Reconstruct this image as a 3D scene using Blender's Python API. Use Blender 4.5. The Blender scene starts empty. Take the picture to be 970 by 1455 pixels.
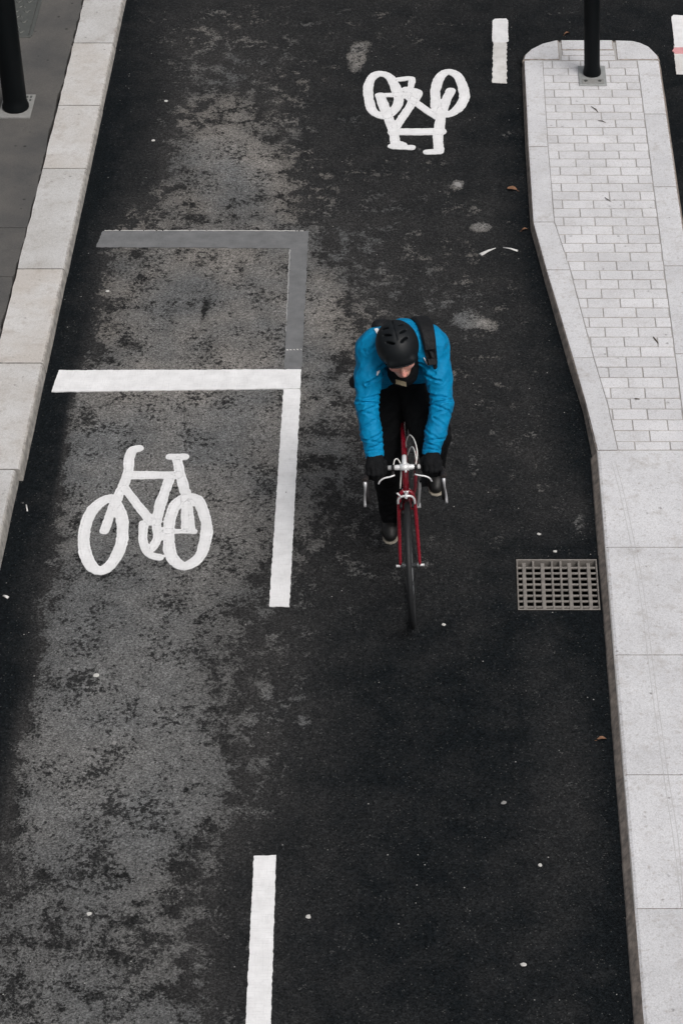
import bpy, bmesh, math, random
import numpy as np
from mathutils import Vector, Matrix, Euler

R = math.radians
scene = bpy.context.scene
COL = scene.collection

# ---------------------------------------------------------------- camera
cam_data = bpy.data.cameras.new('camera')
cam = bpy.data.objects.new('camera', cam_data)
COL.objects.link(cam)
cam.location = (0, 0, 8.65)
cam.rotation_euler = (R(90 - 39.1426), 0, 0)
cam_data.sensor_fit = 'VERTICAL'
cam_data.sensor_height = 36.0
cam_data.lens = 85.36
cam_data.shift_x = -0.0969
cam_data.clip_end = 2000
scene.camera = cam

# ---------------------------------------------------------------- daylight (overcast)
SUN_EL, SUN_AZ = 56.0, 138.0          # azimuth measured from +Y towards +X
world = bpy.data.worlds.new('World')
scene.world = world
world.use_nodes = True
wn = world.node_tree
wn.nodes.clear()
w_out = wn.nodes.new('ShaderNodeOutputWorld')
w_bg = wn.nodes.new('ShaderNodeBackground')
w_sky = wn.nodes.new('ShaderNodeTexSky')
w_sky.sky_type = 'NISHITA'
w_sky.sun_disc = False
w_sky.sun_elevation = R(SUN_EL)
w_sky.sun_rotation = R(SUN_AZ)
w_sky.air_density = 1.0
w_sky.dust_density = 7.0
w_sky.ozone_density = 0.6
w_bg.inputs['Strength'].default_value = 0.098
# grey cloud cover: the sky's own brightness with most of its blue taken out
w_hsv = wn.nodes.new('ShaderNodeHueSaturation')
w_hsv.inputs['Saturation'].default_value = 0.30
wn.links.new(w_sky.outputs['Color'], w_hsv.inputs['Color'])
wn.links.new(w_hsv.outputs['Color'], w_bg.inputs['Color'])
wn.links.new(w_bg.outputs['Background'], w_out.inputs['Surface'])

sun_data = bpy.data.lights.new('sun', 'SUN')
sun_data.energy = 1.25
sun_data.angle = R(28)
sun_data.color = (1.0, 0.965, 0.93)
sun = bpy.data.objects.new('sun', sun_data)
COL.objects.link(sun)
_d = Vector((math.sin(R(SUN_AZ)) * math.cos(R(SUN_EL)), math.cos(R(SUN_AZ)) * math.cos(R(SUN_EL)), math.sin(R(SUN_EL))))
sun.rotation_euler = _d.to_track_quat('Z', 'Y').to_euler()
sun.location = _d * 60

vs = scene.view_settings
vs.view_transform = 'Standard'
vs.look = 'None'
vs.exposure = 0.0
vs.gamma = 1.0
vs.use_curve_mapping = False

# ---------------------------------------------------------------- helpers: naming, meshes
def tag(o, label=None, cat=None, group=None, kind=None):
    if label: o['label'] = label
    if cat: o['category'] = cat
    if group: o['group'] = group
    if kind: o['kind'] = kind
    return o

def empty(name, loc=(0, 0, 0), rot=(0, 0, 0)):
    o = bpy.data.objects.new(name, None)
    o.empty_display_size = 0.1
    o.location = loc
    o.rotation_euler = rot
    COL.objects.link(o)
    return o

def link(name, me, mats, parent=None, smooth=False):
    if not isinstance(mats, (list, tuple)): mats = [mats]
    if len(me.materials) == 0:
        for m in mats: me.materials.append(m)
    o = bpy.data.objects.new(name, me)
    COL.objects.link(o)
    if parent is not None: o.parent = parent
    if smooth:
        me.polygons.foreach_set('use_smooth', [True] * len(me.polygons))
    return o

def obj(name, bm, mats, parent=None, smooth=False):
    me = bpy.data.meshes.new(name)
    bmesh.ops.recalc_face_normals(bm, faces=bm.faces)
    bm.to_mesh(me)
    bm.free()
    return link(name, me, mats, parent, smooth)

def box(bm, lo, hi, mi=0):
    v = [bm.verts.new((x, y, z)) for x in (lo[0], hi[0]) for y in (lo[1], hi[1]) for z in (lo[2], hi[2])]
    for f in ((0, 1, 3, 2), (4, 6, 7, 5), (0, 4, 5, 1), (2, 3, 7, 6), (0, 2, 6, 4), (1, 5, 7, 3)):
        bm.faces.new([v[i] for i in f]).material_index = mi
    return v

def bevel_box(bm, lo, hi, b, mi=0):
    """box with its four top edges chamfered"""
    lo = Vector(lo); hi = Vector(hi)
    rings = [(lo.x, lo.y, hi.x, hi.y, lo.z), (lo.x, lo.y, hi.x, hi.y, hi.z - b), (lo.x + b, lo.y + b, hi.x - b, hi.y - b, hi.z)]
    prev = None
    for (x0, y0, x1, y1, z) in rings:
        r = [bm.verts.new(p) for p in ((x0, y0, z), (x1, y0, z), (x1, y1, z), (x0, y1, z))]
        if prev:
            for i in range(4): bm.faces.new((prev[i], prev[(i + 1) % 4], r[(i + 1) % 4], r[i])).material_index = mi
        else:
            bm.faces.new(r[::-1]).material_index = mi
        prev = r
    bm.faces.new(prev).material_index = mi

def inset_poly(P, d):
    n = len(P); out = []
    for i in range(n):
        a, b, c = Vector(P[i - 1]), Vector(P[i]), Vector(P[(i + 1) % n])
        e1 = (b - a).normalized(); e2 = (c - b).normalized()
        n1 = Vector((-e1.y, e1.x)); n2 = Vector((-e2.y, e2.x))
        m = n1 + n2
        k = max(m.dot(n1), 0.35)
        out.append(tuple(b + m * (d / k)))
    return out

def prism(bm, P, z0, z1, b):
    """counter-clockwise polygon P raised from z0 to z1 with a chamfered arris"""
    Q = inset_poly(P, b)
    rings = [[(x, y, z0) for x, y in P], [(x, y, z1 - b) for x, y in P], [(x, y, z1) for x, y in Q]]
    prev = None
    n = len(P)
    for r in rings:
        v = [bm.verts.new(p) for p in r]
        if prev:
            for i in range(n): bm.faces.new((prev[i], prev[(i + 1) % n], v[(i + 1) % n], v[i]))
        prev = v
    bm.faces.new(prev)

def tube(bm, pts, rad, seg=10, cap=True, mi=0, flat=1.0):
    pts = [Vector(p) for p in pts]
    n = len(pts)
    if not isinstance(rad, (list, tuple)): rad = [rad] * n
    t0 = (pts[1] - pts[0]).normalized()
    ref = Vector((0, 0, 1)) if abs(t0.z) < 0.9 else Vector((1, 0, 0))
    u = t0.cross(ref).normalized()
    rings = []
    for i in range(n):
        t = (pts[min(i + 1, n - 1)] - pts[max(i - 1, 0)]).normalized()
        u = (u - t * u.dot(t)).normalized()
        w = t.cross(u)
        rings.append([bm.verts.new(pts[i] + (u * math.cos(2 * math.pi * k / seg) + w * flat * math.sin(2 * math.pi * k / seg)) * rad[i]) for k in range(seg)])
    for i in range(n - 1):
        for k in range(seg):
            f = bm.faces.new((rings[i][k], rings[i][(k + 1) % seg], rings[i + 1][(k + 1) % seg], rings[i + 1][k]))
            f.material_index = mi; f.smooth = True
    if cap:
        bm.faces.new(rings[0][::-1]).material_index = mi
        bm.faces.new(rings[-1]).material_index = mi

def spline(pts, n=6):
    """Catmull-Rom through the points"""
    P = [Vector(p) for p in pts]
    P = [P[0] * 2 - P[1]] + P + [P[-1] * 2 - P[-2]]
    out = []
    for i in range(1, len(P) - 2):
        for k in range(n):
            t = k / n
            a, b, c, d = P[i - 1], P[i], P[i + 1], P[i + 2]
            out.append(0.5 * ((2 * b) + (c - a) * t + (2 * a - 5 * b + 4 * c - d) * t * t + (3 * b - a - 3 * c + d) * t ** 3))
    out.append(P[-2])
    return out

# ---------------------------------------------------------------- helpers: noise, distance fields
def _hash(ix, iy, iz, seed):
    h = (ix.astype(np.int64) * 374761393 + iy.astype(np.int64) * 668265263 + iz.astype(np.int64) * 2147483647 + seed * 1274126177) & 0xffffffff
    h = ((h ^ (h >> 13)) * 1274126177) & 0xffffffff
    h = ((h ^ (h >> 16)) * 2246822519) & 0xffffffff
    return ((h ^ (h >> 15)) & 0xffff) / 65535.0

def vnoise(x, y, z, seed=0):
    fx, fy, fz = np.floor(x), np.floor(y), np.floor(z)
    tx, ty, tz = x - fx, y - fy, z - fz
    tx, ty, tz = [t * t * (3 - 2 * t) for t in (tx, ty, tz)]
    r = 0
    for a in (0, 1):
        for b in (0, 1):
            for c in (0, 1):
                w = (tx if a else 1 - tx) * (ty if b else 1 - ty) * (tz if c else 1 - tz)
                r = r + w * _hash(fx + a, fy + b, fz + c, seed)
    return r

class Field:
    """signed distance grid: smooth unions of simple solids, meshed with surface nets"""
    def __init__(s, lo, hi, h):
        s.lo = np.array(lo, float); s.h = h
        s.n = np.ceil((np.array(hi) - s.lo) / h).astype(int) + 1
        s.ax = [s.lo[i] + np.arange(s.n[i]) * h for i in range(3)]
        s.d = np.full(s.n, 0.5, np.float32)
    def _sl(s, lo, hi):
        i0 = np.clip(np.floor((np.array(lo) - s.lo) / s.h).astype(int), 0, s.n)
        i1 = np.clip(np.ceil((np.array(hi) - s.lo) / s.h).astype(int) + 1, 0, s.n)
        sl = tuple(slice(a, b) for a, b in zip(i0, i1))
        return sl, np.meshgrid(*[s.ax[i][sl[i]] for i in range(3)], indexing='ij')
    def merge(s, sl, d, k):
        o = s.d[sl]
        if k > 0:
            q = np.maximum(k - np.abs(o - d), 0) / k
            s.d[sl] = np.minimum(o, d) - q * q * k * 0.25
        else:
            s.d[sl] = np.minimum(o, d)
    def carve(s, sl, d, k=0.0):
        o = s.d[sl]; d = -d
        if k > 0:
            q = np.maximum(k - np.abs(o - d), 0) / k
            s.d[sl] = np.maximum(o, d) + q * q * k * 0.25
        else:
            s.d[sl] = np.maximum(o, d)
    def _cone(s, a, b, ra, rb, m, fold):
        a = np.array(a, float); b = np.array(b, float); r = max(ra, rb) + m
        sl, (X, Y, Z) = s._sl(np.minimum(a, b) - r, np.maximum(a, b) + r)
        v = b - a; L2 = v @ v
        px, py, pz = X - a[0], Y - a[1], Z - a[2]
        t = np.clip((px * v[0] + py * v[1] + pz * v[2]) / L2, 0, 1)
        d = np.sqrt((px - t * v[0]) ** 2 + (py - t * v[1]) ** 2 + (pz - t * v[2]) ** 2) - (ra + (rb - ra) * t)
        if fold:
            amp, pitch, seed = fold
            al = (px * v[0] + py * v[1] + pz * v[2]) / math.sqrt(L2)
            n = vnoise(al / pitch + 0.9 * X / 0.06, X / 0.085 + 0.3 * al / pitch, (Y - Z) / 0.09, seed)
            d = d + amp * (np.abs(2 * n - 1) * 2 - 0.7)
        return sl, d
    def cone(s, a, b, ra, rb=None, k=0.02, fold=None):
        sl, d = s._cone(a, b, ra, ra if rb is None else rb, 3 * k + 0.03, fold)
        s.merge(sl, d, k)
    def chain(s, pts, rad, k=0.02, fold=None):
        if not isinstance(rad, (list, tuple)): rad = [rad] * len(pts)
        for i in range(len(pts) - 1): s.cone(pts[i], pts[i + 1], rad[i], rad[i + 1], k, fold)
    def cut_cone(s, a, b, ra, rb=None, k=0.0):
        sl, d = s._cone(a, b, ra, ra if rb is None else rb, 0.03, None)
        s.carve(sl, d, k)
    def _ell(s, c, r, rot, m):
        c = np.array(c, float); r = np.array(r, float); R_ = max(r) + m
        sl, (X, Y, Z) = s._sl(c - R_, c + R_)
        P = np.stack([X - c[0], Y - c[1], Z - c[2]], -1)
        if rot is not None: P = P @ np.array(rot)
        q = np.sqrt(((P / r) ** 2).sum(-1)); g = np.sqrt(((P / r ** 2) ** 2).sum(-1)) + 1e-9
        return sl, q * (q - 1) / g
    def ell(s, c, r, rot=None, k=0.02):
        sl, d = s._ell(c, r, rot, 3 * k + 0.03); s.merge(sl, d, k)
    def cut_ell(s, c, r, rot=None, k=0.0):
        sl, d = s._ell(c, r, rot, 0.03); s.carve(sl, d, k)
    def rbox(s, c, half, rad, rot=None, k=0.02, cut=False):
        c = np.array(c, float); half = np.array(half, float); R_ = float(np.linalg.norm(half)) + rad + 3 * k + 0.03
        sl, (X, Y, Z) = s._sl(c - R_, c + R_)
        P = np.stack([X - c[0], Y - c[1], Z - c[2]], -1)
        if rot is not None: P = P @ np.array(rot)
        q = np.abs(P) - (half - rad)
        d = np.sqrt((np.maximum(q, 0) ** 2).sum(-1)) + np.minimum(q.max(-1), 0) - rad
        (s.carve if cut else s.merge)(sl, d, k)
    def groove(s, pts, depth, w, lift=0.4):
        """press a crease into the surface along a polyline, with a soft ridge either side"""
        P = np.array([tuple(p) for p in pts], float)
        sl, (X, Y, Z) = s._sl(P.min(0) - 4 * w, P.max(0) + 4 * w)
        D = np.full(X.shape, 9.0)
        for a, b in zip(P[:-1], P[1:]):
            v = b - a; t = np.clip(((X - a[0]) * v[0] + (Y - a[1]) * v[1] + (Z - a[2]) * v[2]) / (v @ v + 1e-12), 0, 1)
            D = np.minimum(D, np.sqrt((X - a[0] - t * v[0]) ** 2 + (Y - a[1] - t * v[1]) ** 2 + (Z - a[2] - t * v[2]) ** 2))
        s.d[sl] += (depth * np.exp(-(D / w) ** 2) - depth * lift * np.exp(-((D - 2 * w) / w) ** 2)).astype(np.float32)
    def skin(s, o, d, r0=.015, r1=.13):
        """first point along a ray where the surface is crossed from inside"""
        for r in np.arange(r0, r1, .0015):
            q = np.array(o) + np.array(d) * r
            i = np.clip(np.round((q - s.lo) / s.h).astype(int), 0, s.n - 1)
            if s.d[tuple(i)] >= 0: return q
        return np.array(o) + np.array(d) * r1
    def cut_plane(s, p, n):
        X, Y, Z = np.meshgrid(*s.ax, indexing='ij')
        d = (X - p[0]) * n[0] + (Y - p[1]) * n[1] + (Z - p[2]) * n[2]
        s.d = np.maximum(s.d, d).astype(np.float32)
    def rough(s, amp, size, seed):
        X, Y, Z = np.meshgrid(*s.ax, indexing='ij')
        m = np.abs(s.d) < 0.03
        n = vnoise(X[m] / size, Y[m] / size, Z[m] / size, seed)
        s.d[m] += (amp * (np.abs(2 * n - 1) * 2 - 0.8)).astype(np.float32)
    def mesh(s, name):
        d = s.d; ins = d < 0
        c = np.zeros(np.array(d.shape) - 1, np.int8)
        for a in (0, 1):
            for b in (0, 1):
                for e in (0, 1):
                    c += ins[a:d.shape[0] - 1 + a, b:d.shape[1] - 1 + b, e:d.shape[2] - 1 + e]
        act = np.argwhere((c > 0) & (c < 8))
        idx = np.full(c.shape, -1, np.int64)
        idx[tuple(act.T)] = np.arange(len(act))
        acc = np.zeros((len(act), 3)); cnt = np.zeros(len(act))
        for ax in range(3):
            for o1 in (0, 1):
                for o2 in (0, 1):
                    off = np.zeros(3, int); oth = [i for i in range(3) if i != ax]
                    off[oth[0]] = o1; off[oth[1]] = o2
                    p = act + off; q = p.copy(); q[:, ax] += 1
                    da = d[tuple(p.T)]; db = d[tuple(q.T)]
                    m = (da < 0) != (db < 0)
                    t = np.where(m, da / np.where(m, da - db, 1), 0)
                    pos = p.astype(float); pos[:, ax] += t
                    acc[m] += pos[m]; cnt[m] += 1
        V = s.lo + (acc / cnt[:, None]) * s.h
        faces = []
        for ax in range(3):
            a = np.take(ins, range(d.shape[ax] - 1), ax); b = np.take(ins, range(1, d.shape[ax]), ax)
            e = np.argwhere(a != b)
            oth = [i for i in range(3) if i != ax]
            ok = (e[:, oth[0]] > 0) & (e[:, oth[1]] > 0) & (e[:, oth[0]] < c.shape[oth[0]]) & (e[:, oth[1]] < c.shape[oth[1]])
            e = e[ok]
            fl = a[tuple(e.T)]
            u = np.zeros(3, int); u[oth[0]] = 1; w = np.zeros(3, int); w[oth[1]] = 1
            q = np.stack([idx[tuple((e - k).T)] for k in (u + w, w, u * 0, u)], 1)
            flip = fl if ax != 1 else ~fl
            q[~flip] = q[~flip][:, ::-1]
            faces.append(q)
        F = np.concatenate(faces)
        F = F[(F >= 0).all(1)]
        me = bpy.data.meshes.new(name)
        me.from_pydata(V.tolist(), [], F.tolist())
        me.update()
        return me

# ---------------------------------------------------------------- helpers: materials
class NT:
    def __init__(s, name):
        s.m = bpy.data.materials.new(name)
        s.m.use_nodes = True
        s.t = s.m.node_tree
        s.b = s.t.nodes['Principled BSDF']
    def node(s, typ, **kw):
        n = s.t.nodes.new('ShaderNode' + typ)
        for k, v in kw.items():
            if hasattr(n, k): setattr(n, k, v)
        return n
    def set(s, sock, v):
        if isinstance(v, bpy.types.NodeSocket): s.t.links.new(v, sock)
        elif isinstance(v, (tuple, list)) and len(v) == 3 and sock.type == 'RGBA': sock.default_value = (*v, 1)
        else: sock.default_value = v
    def pos(s):
        if not hasattr(s, '_p'): s._p = s.node('NewGeometry').outputs['Position']
        return s._p
    def oco(s):
        if not hasattr(s, '_o'): s._o = s.node('TexCoord').outputs['Object']
        return s._o
    def scaled(s, v, sc):
        n = s.node('VectorMath', operation='MULTIPLY'); s.set(n.inputs[0], v); n.inputs[1].default_value = sc
        return n.outputs[0]
    def noise(s, vec, scale, detail=3, rough=0.55):
        n = s.node('TexNoise'); s.set(n.inputs['Vector'], vec)
        n.inputs['Scale'].default_value = scale; n.inputs['Detail'].default_value = detail; n.inputs['Roughness'].default_value = rough
        return n.outputs['Fac']
    def vor(s, vec, scale, out='Color'):
        n = s.node('TexVoronoi'); s.set(n.inputs['Vector'], vec); n.inputs['Scale'].default_value = scale
        return n.outputs[out]
    def math(s, op, a, b=0.0, c=0.0):
        n = s.node('Math', operation=op)
        s.set(n.inputs[0], a); s.set(n.inputs[1], b)
        if op == 'MULTIPLY_ADD': s.set(n.inputs[2], c)
        return n.outputs[0]
    def map(s, v, a, b, c=0.0, d=1.0, smooth=False):
        n = s.node('MapRange')
        if smooth: n.interpolation_type = 'SMOOTHSTEP'
        for i, x in enumerate((v, a, b, c, d)): s.set(n.inputs[i], x)
        return n.outputs[0]
    def mix(s, f, a, b, mode='MIX'):
        n = s.node('Mix', data_type='RGBA', blend_type=mode)
        s.set(n.inputs[0], f); s.set(n.inputs[6], a); s.set(n.inputs[7], b)
        return n.outputs[2]
    def attr(s, name):
        n = s.node('Attribute'); n.attribute_name = name
        return n.outputs['Fac']
    def rand(s):
        return s.node('ObjectInfo').outputs['Random']
    def sep(s, v, i):
        n = s.node('SeparateXYZ'); s.set(n.inputs[0], v); return n.outputs[i]
    def bump(s, h, strength=0.3, dist=0.004):
        n = s.node('Bump'); n.inputs['Strength'].default_value = strength; n.inputs['Distance'].default_value = dist
        s.set(n.inputs['Height'], h); s.t.links.new(n.outputs[0], s.b.inputs['Normal'])
    def out(s, col, rough=0.8, spec=0.3, metal=0.0):
        s.set(s.b.inputs['Base Color'], col); s.set(s.b.inputs['Roughness'], rough)
        s.set(s.b.inputs['Specular IOR Level'], spec); s.set(s.b.inputs['Metallic'], metal)
        return s.m

def simple(name, col, rough=0.6, spec=0.4, metal=0.0, var=0.15, scale=60, bump=0.15):
    t = NT(name)
    n = t.noise(t.oco(), scale, 4)
    c = t.mix(n, tuple(x * (1 - var) for x in col), tuple(min(1, x * (1 + var)) for x in col))
    if bump: t.bump(n, bump, 0.002)
    return t.out(c, t.map(n, 0.3, 0.7, max(rough - 0.06, 0.05), min(rough + 0.06, 1)), spec, metal)

def asphalt_material():
    t = NT('asphalt'); p = t.pos(); dry0 = t.attr('dry'); patch = t.attr('patch'); dry = t.math('ADD', dry0, patch)
    ps = t.scaled(p, (1.0, 0.92, 1))
    big = t.noise(ps, 7.5, 11, 0.70); med = t.noise(ps, 36, 7, 0.72); low = t.noise(p, 1.3, 3); mid = t.noise(p, 4.5, 3)
    fine = t.noise(p, 92, 4, 0.8)
    g1 = t.sep(t.vor(p, 150), 0); g2 = t.sep(t.vor(p, 85), 1)
    v = t.math('MULTIPLY_ADD', t.math('SUBTRACT', big, 0.5), 1.9, dry)
    v = t.math('MULTIPLY_ADD', t.math('SUBTRACT', med, 0.5), 1.15, v)
    v = t.math('MULTIPLY_ADD', t.math('SUBTRACT', fine, 0.5), 0.20, v)
    v = t.math('MULTIPLY_ADD', t.math('SUBTRACT', g2, 0.5), 0.10, v)
    mask = t.map(v, 0.455, 0.545, 0, 1, True)
    mask = t.math('MULTIPLY', mask, t.map(dry, 0.12, 0.40, 0.32, 1.0))
    # damp flecks left inside the dried lane
    fl = t.math('MULTIPLY_ADD', t.math('SUBTRACT', mid, 0.5), 0.55, med)
    fl = t.math('MULTIPLY_ADD', t.math('SUBTRACT', fine, 0.5), 0.10, fl)
    fl = t.math('ADD', fl, t.map(t.sep(p, 1), 7.6, 9.6, 0.035, 0.0))
    fleck = t.map(fl, 0.572, 0.592, 0, 1, True)
    fl2 = t.map(t.noise(ps, 62, 4, 0.7), 0.605, 0.63, 0, 1, True)
    mask = t.math('MULTIPLY', mask, t.map(fleck, 0, 1, 1.0, 0.10))
    mask = t.math('MULTIPLY', mask, t.map(fl2, 0, 1, 1.0, 0.22))
    warm = t.math('MULTIPLY', t.map(low, 0.38, 0.60), t.map(t.sep(p, 1), 9.5, 12.5, 0.25, 1.0))
    dcol = t.mix(warm, (0.132, 0.1345, 0.136), (0.212, 0.200, 0.187))
    sc = t.node('VectorMath', operation='SCALE'); t.set(sc.inputs[0], dcol); t.set(sc.inputs['Scale'], t.map(dry, 0.5, 0.88, 0.62, 1.10))
    dcol = sc.outputs[0]
    dcol = t.mix(t.map(big, 0.36, 0.60), t.mix(0.32, dcol, (0.03, 0.03, 0.03)), dcol)
    wv = t.math('MULTIPLY_ADD', t.math('SUBTRACT', mid, 0.5), 0.35, dry0)
    wv = t.math('MULTIPLY_ADD', t.math('SUBTRACT', med, 0.5), 0.25, wv)
    wcol = t.mix(t.map(wv, 0.06, 0.46), (0.0072, 0.0090, 0.0105), t.mix(t.map(dry0, 0.42, 0.66), (0.036, 0.0355, 0.0355), (0.017, 0.0172, 0.0175)))
    col = t.mix(mask, wcol, dcol)
    agg = t.map(fine, 0.28, 0.72, 0.38, 1.62)
    agg = t.math('MULTIPLY', agg, t.math('MULTIPLY', t.map(g1, 0, 1, 0.60, 1.40), t.map(g2, 0, 1, 0.78, 1.22)))
    n = t.node('VectorMath', operation='SCALE'); t.set(n.inputs[0], col); t.set(n.inputs['Scale'], agg)
    col = n.outputs[0]
    # pale stone chips showing in the surface, a few loose pale specks
    cell = t.sep(t.vor(p, 120), 0); dist = t.vor(p, 120, 'Distance')
    chip = t.math('MULTIPLY', t.map(cell, 0.955, 0.965), t.map(dist, 0.45, 0.30))
    col = t.mix(t.math('MULTIPLY', chip, 0.42), col, (0.15, 0.15, 0.145))
    cell2 = t.sep(t.vor(p, 62), 1); dist2 = t.vor(p, 62, 'Distance')
    sp = t.math('MULTIPLY', t.map(cell2, 0.9945, 0.9955), t.map(dist2, 0.26, 0.17))
    col = t.mix(t.math('MULTIPLY', sp, 0.8), col, (0.42, 0.41, 0.40))
    h = t.math('MULTIPLY_ADD', fine, 0.8, t.math('MULTIPLY', g1, 0.25))
    t.bump(h, 0.6, 0.006)
    return t.out(col, t.map(mask, 0, 1, 0.75, 0.92), t.map(mask, 0, 1, 0.04, 0.12))

def granite_material(name, a, b, dirt_col=(0.29, 0.24, 0.20), dirt_amt=0.9, stain=0.28, tint=0.0):
    t = NT(name); p = t.pos()
    sp = t.noise(p, 130, 3, 0.8); sp2 = t.noise(p, 52, 5, 0.7); cl = t.noise(p, 3.2, 5, 0.6); st = t.noise(p, 9, 8, 0.72)
    c = t.mix(t.map(cl, 0.35, 0.65), a, b)
    c = t.mix(t.map(sp, 0.36, 0.64), t.mix(0.20, c, (0.1, 0.1, 0.1)), t.mix(0.10, c, (0.9, 0.9, 0.9)))
    c = t.mix(t.math('MULTIPLY', t.map(t.sep(t.vor(p, 190), 0), 0.70, 0.95), 0.22), c, (0.22, 0.22, 0.22))
    c = t.mix(t.map(sp2, 0.58, 0.70), c, t.mix(0.26, c, (0.16, 0.15, 0.14)))
    c = t.mix(t.math('MULTIPLY', t.map(st, 0.53, 0.68), stain), c, (0.345, 0.315, 0.29))
    cell = t.sep(t.vor(p, 26), 0); dist = t.math('ADD', t.vor(p, 26, 'Distance'), t.map(t.noise(p, 90, 3), 0.3, 0.7, -0.12, 0.12))
    dot = t.math('MULTIPLY', t.map(cell, 0.965, 0.972), t.map(dist, 0.30, 0.10))
    c = t.mix(t.math('MULTIPLY', dot, 0.55), c, (0.07, 0.065, 0.06))
    c = t.mix(t.math('MULTIPLY', t.math('MULTIPLY', t.map(t.rand(), 0.3, 1.0), t.map(cl, 0.4, 0.6, 0.35, 1.0)), tint), c, (0.47, 0.405, 0.345))
    r = t.map(t.rand(), 0, 1, 0.93, 1.05)
    n = t.node('VectorMath', operation='SCALE'); t.set(n.inputs[0], c); t.set(n.inputs['Scale'], r)
    c = n.outputs[0]
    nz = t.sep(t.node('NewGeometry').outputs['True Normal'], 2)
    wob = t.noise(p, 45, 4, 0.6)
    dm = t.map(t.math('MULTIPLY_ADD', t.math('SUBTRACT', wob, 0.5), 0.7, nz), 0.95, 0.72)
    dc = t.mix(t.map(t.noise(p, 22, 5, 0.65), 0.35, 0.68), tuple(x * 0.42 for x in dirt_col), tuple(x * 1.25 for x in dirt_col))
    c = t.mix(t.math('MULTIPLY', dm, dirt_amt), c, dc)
    t.bump(t.math('ADD', sp, t.math('MULTIPLY', sp2, 0.6)), 0.35, 0.003)
    return t.out(c, 0.85, 0.25)

def paint_material(name, a, b, wear=0.3, wear_col=(0.2, 0.2, 0.2), seams=True):
    t = NT(name); p = t.pos()
    n1 = t.noise(p, 9, 6, 0.6); n2 = t.noise(p, 70, 4, 0.7)
    st = t.noise(t.scaled(p, (160, 14, 1)), 1.0, 3, 0.6); st2 = t.noise(t.scaled(p, (12, 130, 1)), 1.0, 3, 0.6)
    c = t.mix(t.map(n1, 0.35, 0.68), b, a)
    c = t.mix(t.math('MULTIPLY', t.map(st, 0.52, 0.72), 0.16), c, (0.25, 0.25, 0.25))
    c = t.mix(t.math('MULTIPLY', t.map(st2, 0.52, 0.72), 0.16), c, (0.25, 0.25, 0.25))
    c = t.mix(t.math('MULTIPLY', t.map(n2, 0.60, 0.74), wear), c, wear_col)
    if seams:
        sm = t.math('MULTIPLY', t.attr('seam'), t.math('MULTIPLY', t.map(n2, 0.40, 0.60), t.map(n1, 0.42, 0.56)))
        c = t.mix(t.math('MULTIPLY', sm, 0.6), c, (0.07, 0.07, 0.075))
    t.bump(t.math('ADD', n2, st), 0.25, 0.003)
    return t.out(c, 0.75, 0.3)

M = {}
M['asphalt'] = asphalt_material()
M['granite'] = granite_material('pale_granite', (0.69, 0.692, 0.715), (0.60, 0.60, 0.622), stain=0.42)
M['granite_kerb'] = granite_material('grey_granite', (0.60, 0.595, 0.592), (0.50, 0.487, 0.473), (0.34, 0.32, 0.29), 0.75, 0.7, 0.32)
M['brick'] = granite_material('pale_paver', (0.725, 0.722, 0.745), (0.63, 0.627, 0.648), stain=0.2, dirt_amt=0.5)
M['mortar'] = simple('jointing_sand', (0.38, 0.372, 0.365), 0.95, 0.1, 0, 0.25, 90, 0.4)
M['white_paint'] = paint_material('white_road_paint', (0.84, 0.84, 0.85), (0.72, 0.72, 0.725), 0.2)
M['old_paint'] = paint_material('worn_road_paint', (0.74, 0.73, 0.715), (0.58, 0.565, 0.545), 0.4, (0.16, 0.15, 0.14))
M['pink_paint'] = paint_material('pink_road_paint', (0.72, 0.36, 0.37), (0.58, 0.25, 0.27), 0.35, (0.3, 0.15, 0.15))
M['grey_paint'] = paint_material('grey_masking_paint', (0.175, 0.179, 0.184), (0.128, 0.131, 0.135), 0.55, (0.075, 0.074, 0.072))
M['faded_paint'] = paint_material('faded_road_paint', (0.42, 0.42, 0.42), (0.26, 0.26, 0.26), 0.6, (0.12, 0.12, 0.12), False)
M['steel'] = simple('galvanised_steel', (0.36, 0.37, 0.365), 0.55, 0.5, 0.35, 0.25, 40, 0.2)
M['cast_iron'] = simple('worn_cast_iron', (0.215, 0.198, 0.182), 0.6, 0.4, 0.15, 0.55, 22, 0.4)
M['black_metal'] = simple('black_painted_steel', (0.0035, 0.0048, 0.0056), 0.55, 0.12, 0, 0.3, 14, 0.05)
M['pit'] = simple('gully_darkness', (0.004, 0.004, 0.004), 0.9, 0.1)
M['plate_white'] = simple('weathered_plate', (0.25, 0.25, 0.242), 0.7, 0.3, 0, 0.3, 45, 0.3)
M['cover_iron'] = simple('grey_iron_cover', (0.085, 0.09, 0.085), 0.6, 0.4, 0.2, 0.4, 30, 0.3)
M['tread_iron'] = simple('polished_tread', (0.16, 0.165, 0.155), 0.5, 0.5, 0.3, 0.3, 60, 0.2)
M['leaf'] = simple('dead_leaf', (0.20, 0.105, 0.062), 0.7, 0.3, 0, 0.4, 60, 0.3)
M['gum'] = simple('old_gum', (0.52, 0.51, 0.49), 0.7, 0.3, 0, 0.2, 90, 0.3)
M['gum_dull'] = simple('grey_gum', (0.24, 0.235, 0.23), 0.75, 0.2, 0, 0.25, 90, 0.3)
M['scrap'] = simple('pale_scrap', (0.62, 0.61, 0.60), 0.7, 0.3, 0, 0.2, 70, 0.2)

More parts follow.
